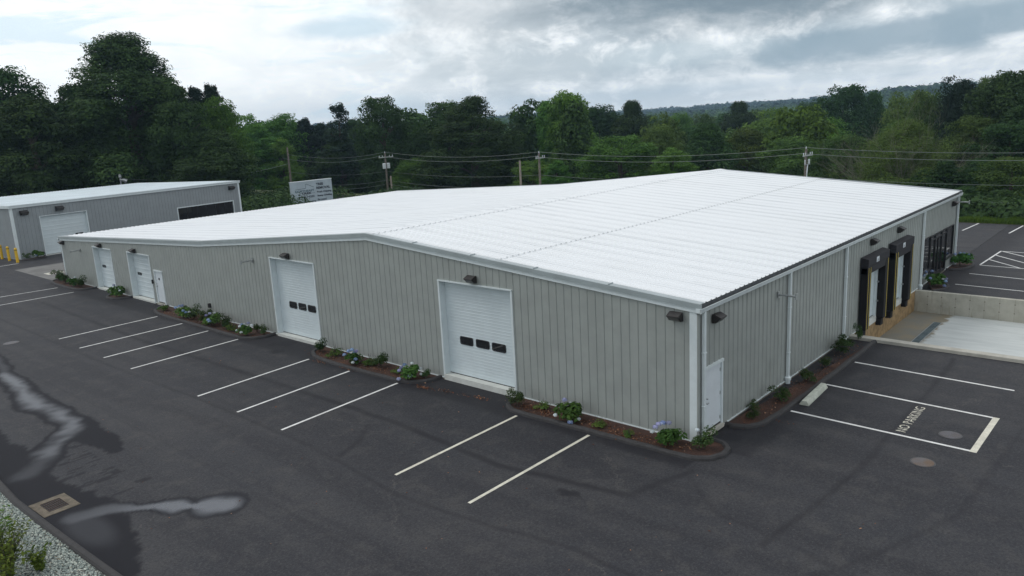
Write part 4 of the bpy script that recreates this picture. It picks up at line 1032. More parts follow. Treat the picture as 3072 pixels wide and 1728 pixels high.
# manholes
def manhole(x, y, r, label, mat=iron):
    e = empty('manhole_cover', (x, y, G)); tag(e, label, 'manhole', 'round iron covers in the asphalt')
    m = MB(); m.lathe((0, 0, 0), [(r, .0), (r, .007), (r-.035, .007), (r-.035, .002)], 32); m.build('rim', frameb, e, loc=(0, 0, 0))
    m = MB(); m.lathe((0, 0, 0), [(r-.04, .0), (r-.04, .010), (r-.06, .012)], 32)
    for k in range(8):
        for j in range(-3, 4):
            pass
    m.build('lid', mat, e, loc=(0, 0, 0))
manhole(4.60, -5.50, .30, 'grey round manhole cover inside the no parking box')
manhole(2.32, -5.35, .31, 'rusty round manhole cover outside the no parking box', pmat('rusty_iron', (.11, .105, .11), .5, metal=.2, col2=(.12, .075, .045), vscale=1.6, bump=.5))
manhole(-8.06, 32.6, .34, 'small dark manhole cover in the lane at the left edge of the photo')
# catch basins
def basin(x, y, a, wo, wi, label, rot=0, mat=None, inmat=rust):
    e = empty('catch_basin', (x, y, G), rot); tag(e, label, 'storm drain')
    m = MB(); fw = (wo[0]-wi[0])/2; fh = (wo[1]-wi[1])/2; X0, Y0 = wo[0]/2, wo[1]/2
    m.box(-X0, X0, -Y0, -Y0+fh, -.05, .012); m.box(-X0, X0, Y0-fh, Y0, -.05, .012); m.box(-X0, -X0+fw, -Y0+fh, Y0-fh, -.05, .012); m.box(X0-fw, X0, -Y0+fh, Y0-fh, -.05, .012)
    m.build('concrete_frame', mat, e, loc=(0, 0, 0), bevel=.006)
    MB().box(-wi[0]/2, wi[0]/2, -wi[1]/2, wi[1]/2, -.05, .002).build('pit', dark, e, loc=(0, 0, 0))
    g = MB(); n = 9
    for k in range(n+1): xx = -wi[0]/2+wi[0]*k/n; g.box(xx-.009, xx+.009, -wi[1]/2, wi[1]/2, .002, .014)
    for k in range(5): yy = -wi[1]/2+wi[1]*k/4; g.box(-wi[0]/2, wi[0]/2, yy-.009, yy+.009, .002, .013)
    g.build('grate', inmat, e, loc=(0, 0, 0))
basin(-13.03, 11.98, 0, (.90, 1.10), (.48, .66), 'square catch basin with a rusty grate beside the gravel strip', radians(2), pmat('stained_concrete', (.165, .14, .105), .9, var=.4, vscale=5, bump=.5))
basin(.62, 52.8, 0, (1.1, 1.0), (.6, .5), 'catch basin with a white concrete frame between the two buildings', 0, pmat('basin_white', (.55, .54, .47), .8, var=.1))

# ------------------------------------------------------------------ gravel edge and kerb
KX = [(-13.30, 4.5), (-13.42, 6.5), (-13.50, 8.5), (-13.58, 11), (-13.62, 13), (-13.55, 14.5), (-13.45, 17), (-13.5, 21), (-13.6, 30), (-13.6, 60), (-13.6, 95)]
m = MB(); pts = [Vector((-13.1, 0, 0)), Vector((-13.2, -6, 0)), Vector((-13.2, -30, 0))][::-1]+[Vector((x, y, 0)) for x, y in KX]
prof = [(-.11, -.08), (-.10, .08), (-.06, .125), (.05, .125), (.10, .08), (.13, -.02)]; k = len(prof)
for i, p in enumerate(pts):
    for a, b in prof: m.v.append((p.x+a-.04, p.y, G+b))
for i in range(len(pts)-1):
    for j in range(k-1): m.f.append((i*k+j, (i+1)*k+j, (i+1)*k+j+1, i*k+j+1))
tag(m.build('lot_kerb', kerbm), 'black asphalt kerb between the parking area and the gravel strip', 'kerb')
def gravel_strip():
    n = 9000; r = np.random.default_rng(3)
    xs = r.uniform(-17, -13.62, n); ys = r.uniform(2, 22, n)
    m = MB(); m.box(-20, -13.55, -30, 95, -.4, G+.05); o = m.build('gravel', gravel)
    tag(o, 'pale grey crushed stone strip beyond the kerb', 'gravel', kind='stuff')
    # loose stones
    ic = np.array([(1, 0, 0), (-1, 0, 0), (0, 1, 0), (0, -1, 0), (0, 0, 1), (0, 0, -1)], float); tf = np.array([(0, 2, 4), (2, 1, 4), (1, 3, 4), (3, 0, 4), (2, 0, 5), (1, 2, 5), (3, 1, 5), (0, 3, 5)])
    near = 26000; xs = r.uniform(-16.2, -13.66, near); ys = r.uniform(5.5, 17, near)
    s = r.uniform(.012, .032, near)
    ang = r.random((near, 3))*6.28
    V = ic[None]*s[:, None, None]*r.uniform(.6, 1.2, (near, 6, 1)); ca, sa = np.cos(ang[:, 0]), np.sin(ang[:, 0])
    Vx = V[..., 0]*ca[:, None]-V[..., 1]*sa[:, None]; Vy = V[..., 0]*sa[:, None]+V[..., 1]*ca[:, None]
    V = np.stack([Vx+xs[:, None], Vy+ys[:, None], V[..., 2]*.8+G+.055+.012*r.random(near)[:, None]], -1).reshape(-1, 3)
    F = (tf[None]+(np.arange(near)*6)[:, None, None]).reshape(-1, 3)
    me = fast_mesh('stones', V, F, None, np.repeat(r.random(near), 8)); me.materials.append(leaf_mat('stone_chips', (.16, .20, .19), (.34, .39, .36), (.60, .62, .56), .8, 0))
    o2 = bpy.data.objects.new('stones', me); COL.objects.link(o2); o2.parent = o
gravel_strip()
def weed(x, y, h, n, seed, label, size=.05):
    e = empty('weed', (x, y, G+.05)); tag(e, label, 'weed', 'yellow-green weeds in the gravel')
    r = np.random.default_rng(seed); m = MB(); P = []; N = []
    for k in range(n):
        a = r.random()*6.28; sp = h*.5*r.uniform(.2, 1); hh = h*r.uniform(.5, 1)
        m.tube([(0, 0, 0), (sp*.35*cos(a), sp*.35*sin(a), hh*.55), (sp*cos(a), sp*sin(a), hh)], [.007, .005, .002], 4, cap=False)
        for t in np.linspace(.25, 1, 14):
            c = np.array([sp*cos(a)*t*t, sp*sin(a)*t*t, hh*t]); b = r.random()*6.28; dd = np.array([cos(b), sin(b), .2])
            P.append(c+dd*size); N.append(np.array([0, 0, 1.])+dd*.5+r.normal(size=3)*.3)
    P = np.array(P); V, F = leaf_quads(P, np.array(N), np.full(len(P), size), .5, r)
    m.build('stems', bark, e, loc=(0, 0, 0))
    c = bpy.data.objects.new('foliage', fast_mesh('foliage', V, F, leafY, r.random(len(P)))); COL.objects.link(c); c.parent = e
weed(-14.9, 9.1, 1.2, 70, 1, 'tall yellow-green weed in the bottom left corner of the photo')
weed(-14.45, 8.55, .62, 20, 2, 'broad-leaved weed right of the tall ones at the bottom edge', .065)
weed(-15.0, 10.0, 1.3, 70, 3, 'bushy yellow-green weed on the left edge above the corner')
weed(-14.75, 11.3, 1.0, 40, 4, 'short weed on the left edge of the gravel')
weed(-14.5, 12.9, .35, 10, 5, 'small faded weed at the left edge beside the kerb')
weed(-15.1, 8.3, 1.2, 40, 6, 'dense weed clump under the corner of the photo')

# grass bank beyond the far parking area
def grass_bank():
    MB().box(47.0, 49.0, -40, 95, -.6, G+.03).build('grass_verge', groundm).__setitem__('kind', 'structure')
    r = np.random.default_rng(8); n = 42000
    x = 47.02+r.random(n)*1.9; y = r.uniform(-8, 12, n); z = G+.02-np.clip(x-49.5, 0, 5)*.3; h = r.uniform(.08, .34, n)*(.6+.8*vnoise(x, y, 1.1))
    a = r.random(n)*6.28; w = .02; dx, dy = np.cos(a)*w, np.sin(a)*w; lx, ly = r.normal(size=n)*.06, r.normal(size=n)*.06
    V = np.stack([np.stack([x-dx, y-dy, z], -1), np.stack([x+dx, y+dy, z], -1), np.stack([x+lx, y+ly, z+h], -1)], 1).reshape(-1, 3)
    o = bpy.data.objects.new('grass', fast_mesh('grass', V, np.arange(3*n).reshape(n, 3), leafY, r.random(n)*.75)); COL.objects.link(o)
    tag(o, 'strip of rough yellow-green grass beyond the far parking area', 'grass', kind='stuff')
grass_bank()

# ------------------------------------------------------------------ second building
TH = radians(6.0); U2 = Vector((cos(TH), sin(TH), 0)); N2 = Vector((sin(TH), -cos(TH), 0)); P2_ = Vector((1.36, 62.95, 0)); L2 = 21.9; D2 = 19.3; HB = 4.38
shop = empty('shop_building', P2_); tag(shop, 'second grey steel building with a white roof and wide white overhead door behind the warehouse', 'building')
V2 = -N2
SD = (2.15, 6.05, -.05, 3.25); SW = (14.7, 21.0, 1.15, 2.38)
siding_mesh(P2_, U2, N2, L2, -.1, lambda a: HB-.2, [SD, SW]).build('wall', siding2, shop)
siding_mesh(P2_, V2, -U2, D2, -.1, lambda a: HB-.2-a*.018, []).build('wall', siding2, shop)
siding_mesh(P2_+U2*L2, V2, U2, D2, -.1, lambda a: HB-.2-a*.018, []).build('wall', siding2, shop)
dd = rollup(SD[0], SD[1], SD[2], SD[3], 'plain', o=P2_, u=U2, n=N2, rec=.2, parent=shop, wins=[(5.25, 1.32, .7, .22)])
wf = MB()
for a0, a1, z0, z1 in ((SW[0]-.06, SW[0]+.03, SW[2], SW[3]), (SW[1]-.03, SW[1]+.06, SW[2], SW[3]), (SW[0]-.06, SW[1]+.06, SW[3], SW[3]+.09), (SW[0]-.06, SW[1]+.06, SW[2]-.08, SW[2])): wf.obox(P2_, U2, N2, a0, a1, -.1, .05, z0, z1)
wfo = wf.build('window', trimw, shop)
MB().obox(P2_, U2, N2, SW[0], SW[1], -.09, -.07, SW[2], SW[3]).build('pane', glassd, wfo)
for k in range(1, 6): c = SW[0]+(SW[1]-SW[0])*k/6; MB().obox(P2_, U2, N2, c-.03, c+.03, -.1, -.04, SW[2], SW[3]).build('mullion', frameb, wfo)
t = MB(); t.obox(P2_, U2, N2, -.03, .16, .0, .04, -.1, HB-.2); t.obox(P2_, U2, N2, L2-.16, L2+.03, .0, .04, -.1, HB-.2); t.obox(P2_, V2, -U2, -.03, .16, 0, .03, -.1, HB-.2); t.build('corner_trim', trimw, shop)
t = MB(); t.obox(P2_, U2, N2, -.12, L2+.12, .0, .12, HB-.2, HB-.03); t.obox(P2_, U2, N2, -.14, L2+.14, .0, .16, HB-.03, HB+.04)
t.build('fascia', trimw, shop)
def shop_slant(a, d, z):  # d metres back from the front
    q = P2_+U2*a+V2*d; return (q.x, q.y, z-d*.018)
t = MB()
for a0, s in ((-.12, 0), (L2, 0)):
    q = [shop_slant(a0+e, d, z) for d in (0, D2) for e, z in ((0, HB-.2), (.12, HB-.2), (.12, HB+.03), (0, HB+.03))]
    i = len(t.v); t.v += q
    for j in range(4): t.f.append((i+j, i+(j+1) % 4, i+4+(j+1) % 4, i+4+j))
    t.f.append((i, i+1, i+2, i+3)); t.f.append((i+4, i+5, i+6, i+7))
t.build('rake_trim', trimw, shop)
rm = MB(); prof = [(-.1, 0.0)]; x = 0.05
while x < L2: prof += [(x-.04, 0), (x-.016, .04), (x+.016, .04), (x+.04, 0)]; x += .3048
prof.append((L2+.1, 0)); n = len(prof)
for d in (-.1, D2+.1): rm.v += [shop_slant(a, d, HB+.015+h) for a, h in prof]
for kk in range(n-1): rm.f.append((kk, kk+1, n+kk+1, n+kk))
rm.build('roof', pmat('shop_roof', (.62, .70, .74), .45, var=.12, vscale=.4), shop)
for a, z, lb in ((.95, 3.72, 'bronze wall light beside the near corner of the second building'), (3.8, 3.75, 'bronze wall light above the wide door of the second building'), (20.9, 3.75, 'bronze wall light at the right end of the second building')):
    p = P2_+U2*a+N2*.03; wall_light((p.x, p.y, z), N2, lb, 1.5)
# bollards
for i, (x, y, lb) in enumerate([(1.10, 65.33, 'leftmost of the three yellow bollards'), (1.10, 63.45, 'middle one of the three yellow bollards'), (1.16, 61.63, 'rightmost of the three yellow bollards, at the building corner')]):
    b = MB(); b.lathe((0, 0, 0), [(.11, 0), (.11, 1.12), (.10, 1.17), (.06, 1.2), (.0, 1.21)], 16); o = b.build('bollard', yellowb, smooth=False); o.location = (x-.3, y, G)
    tag(o, lb, 'bollard', 'yellow bollards by the second building')
    s = MB(); s.lathe((0, 0, 0), [(.112, 1.0), (.112, 1.04)], 16); so = s.build('stripe', frameb, o, loc=(0, 0, 0))
line((-6, 60.8), (.7, 60.9), .12)

# ------------------------------------------------------------------ billboard
sg = empty('billboard', (37.0, 72.6, -.2)); tag(sg, 'pale blue-grey tree service billboard standing behind the warehouse roof', 'billboard')
Y0 = 72.45; X0, X1 = 34.0, 39.9; Z1, Z0 = 3.0, .05
MB().box(X0, X1, Y0, Y0+.35, Z0, Z1).build('panel', signm, sg)
MB().box(X0-.04, X1+.04, Y0-.03, Y0+.4, Z1, Z1+.07).build('cap', trimw, sg)
for x in (X0+.4, (X0+X1)/2, X1-.4): MB().box(x-.1, x+.1, Y0+.08, Y0+.28, -.4, Z0).build('post', wood, sg)
def words(txt, x, z, w, h, mat=ink, name='lettering'):
    cu = bpy.data.curves.new('words', 'FONT'); cu.body = txt; cu.size = 1; cu.offset = .04
    t = bpy.data.objects.new('words', cu); COL.objects.link(t); bpy.context.view_layer.update()
    me = bpy.data.meshes.new_from_object(t.evaluated_get(bpy.context.evaluated_depsgraph_get())); bpy.data.objects.remove(t)
    a = [v.co.x for v in me.vertices]; b = [v.co.y for v in me.vertices]; wa, hb_ = max(a)-min(a), max(b)-min(b); ma, mb_ = min(a), min(b)
    for v in me.vertices: X, Z = (v.co.x-ma)/wa*w, (v.co.y-mb_)/hb_*h; v.co = (X, 0, Z)
    me.materials.clear(); me.materials.append(mat)
    o = bpy.data.objects.new(name, me); COL.objects.link(o); o.parent = sg; o.location = Vector((x, Y0-.012, z))-sg.location
words('TREE', 37.55, 2.35, 1.05, .32); words('REMOVAL', 37.55, 1.90, 2.05, .32)
words('Brush Chipping', 37.6, 1.38, 2.15, .30); words('Stump Grinding', 37.6, .92, 2.15, .30); words('Firewood', 37.6, .48, 1.3, .26)
words('NORTHEAST', 34.45, 1.72, 2.75, .26, inkf); words('TREE', 35.3, 1.42, 1.45, .25); words('860\u2022461\u20225253', 34.85, .98, 2.3, .26); words('Free Estimates', 34.7, .30, 2.6, .36)
lg = MB()
pt = [(34.5, 2.10), (36.0, 2.16), (36.0, 2.62), (36.15, 2.68), (37.2, 2.20)]
for (xa, za), (xb, zb) in zip(pt[:-1], pt[1:]):
    dx, dz = xb-xa, zb-za; l_ = math.hypot(dx, dz); nx, nz = -dz/l_*.02, dx/l_*.02
    lg.face((xa-nx, Y0-.012, za-nz), (xb-nx, Y0-.012, zb-nz), (xb+nx, Y0-.012, zb+nz), (xa+nx, Y0-.012, za+nz))
lg.face((34.75, Y0-.012, 1.50), (35.2, Y0-.012, 1.50), (35.2, Y0-.012, 1.53), (34.75, Y0-.012, 1.53)); lg.face((36.85, Y0-.012, 1.50), (37.25, Y0-.012, 1.50), (37.25, Y0-.012, 1.53), (36.85, Y0-.012, 1.53))
lg.build('logo_outline', ink, sg)

# ------------------------------------------------------------------ utility poles and wires
def tz(x, y): return float(terr(x, y))
POLES = [('P1', 50.3, 97.8, 6.65), ('P2', 62.0, 88.4, 4.85), ('P3', 62.0, 56.5, 4.56), ('P4', 62.0, 20.8, 4.64), ('P5', 62.0, -17.0, 4.7)]
PL = {'P1': 'bare utility pole left of the billboard, against the trees', 'P2': 'utility pole with two white transformers behind the warehouse roof', 'P3': 'weathered utility pole with a short crossarm behind the middle of the roof', 'P4': 'utility pole with crossarm and hardware behind the right part of the roof'}
for nm, x, y, zt in POLES[:4]:
    zb = tz(x, y)-.3; e = empty('utility_pole', (x, y, zb)); tag(e, PL[nm], 'utility pole', 'utility poles along the road')
    MB().tube([(0, 0, 0), (.0, 0, (zt-zb)*.5), (0, 0, zt-zb)], [.19, .165, .13], 10).build('pole', wood, e, loc=(0, 0, 0), smooth=False)
    H = zt-zb
    if nm != 'P1':
        w = {'P2': 1.45, 'P3': .95, 'P4': 1.25}[nm]
        MB().box(-w, w, -.26, -.14, H-.72, H-.58).build('crossarm', pmat('arm_wood', (.42, .46, .44), .8, var=.2), e, loc=(0, 0, 0))
        for k in (-w+.1, -w*.5, w*.5, w-.1): MB().lathe((k, -.2, H-.58), [(.03, 0), (.05, .06), (.035, .1), (.055, .15), (.03, .24)], 8).build('insulator', alu, e, loc=(0, 0, 0))
        MB().lathe((0, 0, H), [(.04, 0), (.06, .1), (.03, .25)], 8).build('insulator', alu, e, loc=(0, 0, 0))
    if nm == 'P2':
        for s in (-1, 1):
            MB().lathe((.42*s, -.12, H-2.45), [(.24, 0), (.27, .04), (.27, .75), (.28, .78), (.2, .86)], 16).build('transformer', alu, e, loc=(0, 0, 0))
        MB().box(-.35, .35, -.06, .06, H-2.0, H-1.92).build('transformer_bracket', steel, e, loc=(0, 0, 0))
    if nm == 'P4':
        MB().box(-.7, .7, -.2, -.1, H-1.62, H-1.55).build('crossarm', steel, e, loc=(0, 0, 0))
        for k in (-.6, 0.35, .6): MB().lathe((k, -.15, H-1.55), [(.04, 0), (.07, .1), (.05, .2), (.07, .4), (.03, .5)], 8).build('cutout_fuse', alu, e, loc=(0, 0, 0))
        MB().tube([(-.0, -.2, H-1.6), (-.2, -.22, H-2.4), (-.18, -.2, H-3.6)], .06, 8).build('cable_riser', alu, e, loc=(0, 0, 0))
for x, y, zt, lb in ((60, 85.0, 1.4, 'short leaning pole stub just right of the transformer pole'), (60, 58.2, 3.7, 'short pale pole without arms between the two middle utility poles')):
    zb = tz(x, y)-.3; MBo = MB().tube([(0, 0, 0), (0, 0, zt-zb)], [.17, .13], 10).build('pole_stub', pmat('pale_wood', (.34, .30, .26), .85, var=.3)); MBo.location = (x, y, zb); tag(MBo, lb, 'pole')
def wire(a, b, sag, label, r=.022):
    a = Vector(a); b = Vector(b); pts = []
    for k in range(25): t = k/24; p = a.lerp(b, t); p.z -= sag*4*t*(1-t); pts.append(p-a)
    o = MB().tube(pts, r, 5, cap=False).build('power_line', wirem); o.location = a
    tag(o, label, 'power line', 'wires strung between the utility poles')
spans = [(POLES[0], POLES[1], 'between the bare pole and the transformer pole', 3), (POLES[1], POLES[2], 'between the transformer pole and the middle pole', 2), (POLES[2], POLES[3], 'between the middle pole and the right hand pole', 2), (POLES[3], POLES[4], 'from the right hand pole out of the photo', 2)]
for p, q, lb, _ in spans:
    dz = 0
    wire((p[1], p[2], p[3]+.15-(1.3 if p[0] == 'P1' else 0)), (q[1], q[2], q[3]+.15), .75, 'topmost wire '+lb, .019)
    wire((p[1]-.9, p[2], p[3]-.4-(1.3 if p[0] == 'P1' else 0)), (q[1]-.9, q[2], q[3]-.4), .8, 'crossarm wire '+lb, .019)
    wire((p[1], p[2], p[3]-2.9-(1 if p[0] == 'P1' else 0)), (q[1], q[2], q[3]-2.9), .55, 'neutral wire '+lb, .014)
    wire((p[1], p[2], p[3]-4.3-(1 if p[0] == 'P1' else 0)), (q[1], q[2], q[3]-4.3), .7, 'upper cable '+lb, .016)
    wire((p[1], p[2], p[3]-4.9-(1 if p[0] == 'P1' else 0)), (q[1], q[2], q[3]-4.9), .8, 'lower cable '+lb, .016)
wire((50.3, 97.8, 4.1), (20.2, 87.2, 4.6), 1.0, 'single thin wire running left from the bare pole to the flood light pole', .02)
# road behind
m = MB()
ys = np.arange(-60, 200, 5)
for a, b in zip(ys[:-1], ys[1:]): m.face((64, a, tz(64, a)+.05), (70.5, a, tz(70, a)+.05), (70.5, b, tz(70, b)+.05), (64, b, tz(64, b)+.05))
m.build('road', pmat('old_asphalt', (.09, .088, .085), .85, var=.2)).__setitem__('kind', 'structure')

# flood light pole and house behind the second building
e = empty('flood_light_pole', (20.2, 87.2, -.1)); tag(e, 'pole with a round grey flood light behind the second building', 'light pole')
MB().tube([(0, 0, 0), (0, 0, 4.9)], .09, 8).build('pole', steel, e, loc=(0, 0, 0))
MB().tube([(-.1, 0, 4.6), (.35, -.15, 4.5), (.6, -.25, 4.35)], [.1, .22, .3], 12).build('lamp_head', steel, e, loc=(0, 0, 0))
MB().lathe((0, 0, 4.8), [(.14, 0), (.2, .1), (.16, .35), (.05, .45)], 12).build('photocell', steel, e, loc=(0, 0, 0))
hs = empty('house', (13.6, 101, -.3)); tag(hs, 'small house with a grey gable roof half hidden in the trees', 'house')
MB().box(-3, 3.0, 0, 7, 0, 4.2).build('wall', pmat('house_wall', (.30, .31, .30), .8), hs, loc=(0, 0, 0))
m = MB(); m.prism([(-.4, 4.1), (3.5, 6.7), (7.4, 4.1), (7.4, 4.3), (3.5, 6.9), (-.4, 4.3)], lambda a, b, t: (t, a, b), -3.2, 3.2); m.build('roof', roofgrey, hs, loc=(0, 0, 0))

#TREES#
def crown_mesh(name, R, H, nl, nleaf, size, mat, seed, shape='round', lobe=.36, flat=.75, spires=0):
    """foliage as leaf sized faces on many overlapping clumps inside an envelope of radius R, height H, base at 0"""
    r = np.random.default_rng(seed)
    t = r.random(nl)**.85; t = .06+.90*t
    if shape == 'round': pr = np.sqrt(np.clip(1-((t-.42)/.60)**2, .02, 1))
    elif shape == 'dome': pr = np.clip(1-(np.clip(t-.12, 0, 1)/.88)**2.4, .02, 1)
    elif shape == 'tall': pr = np.sqrt(np.clip(1-((t-.45)/.58)**2, .03, 1))*.9
    elif shape == 'king': pr = np.clip((1-t)**.62+.04, 0, 1)*np.clip(.75+t, 0, 1)
    elif shape == 'cone': pr = (1-t)**.8+.05
    else: pr = np.sqrt(np.clip(1-((t-.38)/.66)**2, .02, 1))
    a = r.random(nl)*6.283; pr = np.clip(pr*(1+.10*np.sin(a*3+r.random()*6)+.12*r.normal(size=nl)), .02, 1.15)
    q = .35+.6*r.random(nl)**.6
    lr = R*lobe*(.70+.6*r.random(nl))*(.72+.28*pr)
    C = np.stack([np.cos(a)*pr*q*R, np.sin(a)*pr*q*R, t*H], 1)
    C[:, :2] *= np.clip((R*pr-lr*.25)/(R*pr*1.0), .2, 1)[:, None]
    for k in range(spires):
        sa = k*2.4; q0 = R*.55*sqrt((k+.3)/spires); top = H*(1.0-.30*(k/spires)-.05*(k % 3))
        for j in range(3):
            C = np.vstack([C, [cos(sa)*q0, sin(sa)*q0, top-(.02+.06*j)*H]]); lr = np.append(lr, R*(.065+.055*j))
    nl = len(C)
    w = lr**2; idx = r.choice(nl, nleaf, p=w/w.sum())
    d = r.normal(size=(nleaf, 3)); d /= np.linalg.norm(d, axis=1, keepdims=True); d[:, 2] = np.where((d[:, 2] < -.2) & (r.random(nleaf) < .6), -d[:, 2], d[:, 2])
    # clumps within the clump: bumpy shell
    ph = r.random((nl, 3))*6.28; bump = 1+.16*np.sin(d[:, 0]*7+ph[idx, 0])*np.sin(d[:, 1]*7+ph[idx, 1])+.14*np.sin(d[:, 2]*9+ph[idx, 2])
    rad = (lr[idx]*(.62+.45*r.random(nleaf)**.7)*bump)[:, None]
    P = C[idx]+d*rad*[1, 1, flat]
    N = d*[1, 1, .8]+[0, 0, .55]+r.normal(size=(nleaf, 3))*.45
    keep = (P[:, 2] > -.3) & (P[:, 2] < H*1.04); P = P[keep]; N = N[keep]; idx = idx[keep]
    V, F = leaf_quads(P, N, size*(.7+.6*r.random(len(P))), .62, r)
    tint = np.clip(.42+.34*(r.random(nl)[idx]-.5)+.5*(r.random(len(P))-.5), 0, 1)
    return fast_mesh(name, V, F, mat, tint)
def conifer_mesh(name, R, H, mat, seed, gap=0.0, nleaf=22000, size=.15):
    r = np.random.default_rng(seed); P = []; N = []; nb = int(90*(1-gap*.5)); per = nleaf//nb
    for k in range(nb):
        t = .05+.93*(k/nb); a = k*2.4+r.normal()*.3; ln = R*((1-t)**.6*.9+.05)*r.uniform(.65, 1.1)
        if gap and r.random() < gap*.45: continue
        s = r.random(per)**.7; sp = ln*.22*(1-s*.6)+.1
        x = s*ln; y = r.normal(size=per)*sp; z = t*H-(.18 if not gap else -.05)*x+r.normal(size=per)*(.16 if not gap else .22)
        P.append(np.stack([x*cos(a)-y*sin(a), x*sin(a)+y*cos(a), z], 1)); N.append(np.stack([np.full(per, cos(a)*.3), np.full(per, sin(a)*.3), np.full(per, .8)], 1)+r.normal(size=(per, 3))*.5)
    P = np.concatenate(P); N = np.concatenate(N); V, F = leaf_quads(P, N, np.full(len(P), size), .4, r)
    return fast_mesh(name, V, F, mat, np.clip(.4+.5*(r.random(len(P))-.5), 0, 1))
def trunk_mesh(R, H, seed, mat=bark, nlimb=7, thick=.035, top=.82):
    r = random.Random(seed); m = MB(); b = H*thick
    lean = [(0, 0, -.5)]+[(r.uniform(-.03, .03)*H*k/5, r.uniform(-.03, .03)*H*k/5, H*top*k/5) for k in range(1, 6)]
    m.tube(lean, [b*1.25, b, b*.85, b*.65, b*.45, b*.15], 8)
    for k in range(nlimb):
        t = r.uniform(.25, .8); z = H*top*t; a = k*2.4+r.random(); ln = R*r.uniform(.35, .6)
        m.tube([(0, 0, z), (ln*.45*cos(a), ln*.45*sin(a), z+ln*.3), (ln*cos(a), ln*sin(a), min(z+ln*.6, H*.8))], [b*.42, b*.26, b*.06], 6, cap=False)
    me = bpy.data.meshes.new('trunk'); me.from_pydata(m.v, [], m.f); me.materials.append(mat); return me
def bare_mesh(R, H, seed):
    """many thin pale limbs fanning out, three generations"""
    r = random.Random(seed); m = MB()
    def grow(p, d, ln, rad, gen):
        pts = [p]; q = p.copy(); dd = d.copy(); n = 4
        for k in range(n): dd = (dd+Vector((r.uniform(-.16, .16), r.uniform(-.16, .16), r.uniform(-.05, .12)))).normalized(); q = q+dd*ln/n; pts.append(q.copy())
        m.tube(pts, [rad*(1-.75*k/n) for k in range(n+1)], 4, cap=False)
        if gen < 3:
            for k in range(5 if gen == 0 else 4):
                t = r.uniform(.3, .98); i = min(int(t*n), n-1); b = pts[i].lerp(pts[i+1], t*n-i)
                nd = (dd+Vector((r.uniform(-1, 1), r.uniform(-1, 1), r.uniform(-.3, .7)))*.8).normalized(); grow(b, nd, ln*r.uniform(.4, .6), rad*.45, gen+1)
    for k in range(30):
        a = k*2.4; tl = r.uniform(.1, 1.35); d = Vector((cos(a)*sin(tl), sin(a)*sin(tl), cos(tl))); grow(Vector((r.uniform(-.8, .8), r.uniform(-.8, .8), H*.05)), d, H*r.uniform(.55, .82), .04, 0)
    m.tube([(0, 0, -.5), (0, 0, H*.15)], [.45, .35], 8)
    me = bpy.data.meshes.new('trunk'); me.from_pydata(m.v, [], m.f); me.materials.append(barkp); return me
# prototypes: unit envelope radius 5, height 12
PR, PH = 5.0, 12.0
NLF = 30000
PROTO = {
 'broad': [crown_mesh('crown', PR, PH, 95, NLF, .135, leafA, 100+k, 'round', .27) for k in range(3)],
 'dark': [crown_mesh('crown', PR, PH, 85, NLF, .135, leafA, 110+k, 'dome', .28) for k in range(3)],
 'light': [crown_mesh('crown', PR, PH, 95, NLF, .125, leafB, 120+k, 'round', .26) for k in range(2)],
 'bright': [crown_mesh('crown', PR, PH, 60, NLF, .13, leafB, 130+k, 'dome', .27) for k in range(2)],
 'olive': [crown_mesh('crown', PR, PH, 70, 24000, .12, leafO, 140+k, 'round', .26) for k in range(2)],
 'tall': [crown_mesh('crown', PR, PH, 90, NLF, .15, leafB, 150+k, 'tall', .25, .9, spires=5) for k in range(2)],
 'king': [crown_mesh('crown', PR, PH, 95, 110000, .075, leafA, 160, 'king', .235, 1.0, spires=9)],
 'wide': [crown_mesh('crown', PR, PH, 90, 64000, .09, leafA, 165, 'dome', .25)],
 'darktall': [crown_mesh('crown', PR, PH, 70, NLF, .13, leafC, 170, 'tall', .28, .9)],
 'con': [conifer_mesh('crown', PR, PH, leafC, 180+k) for k in range(2)],
 'cone': [crown_mesh('crown', PR, PH, 60, 16000, .2, leafA, 185, 'cone', .30)],
 'pine': [conifer_mesh('crown', PR, PH, leafC, 190, gap=.6, nleaf=13000, size=.17)],
}
TR = [trunk_mesh(PR, PH, k) for k in range(4)]
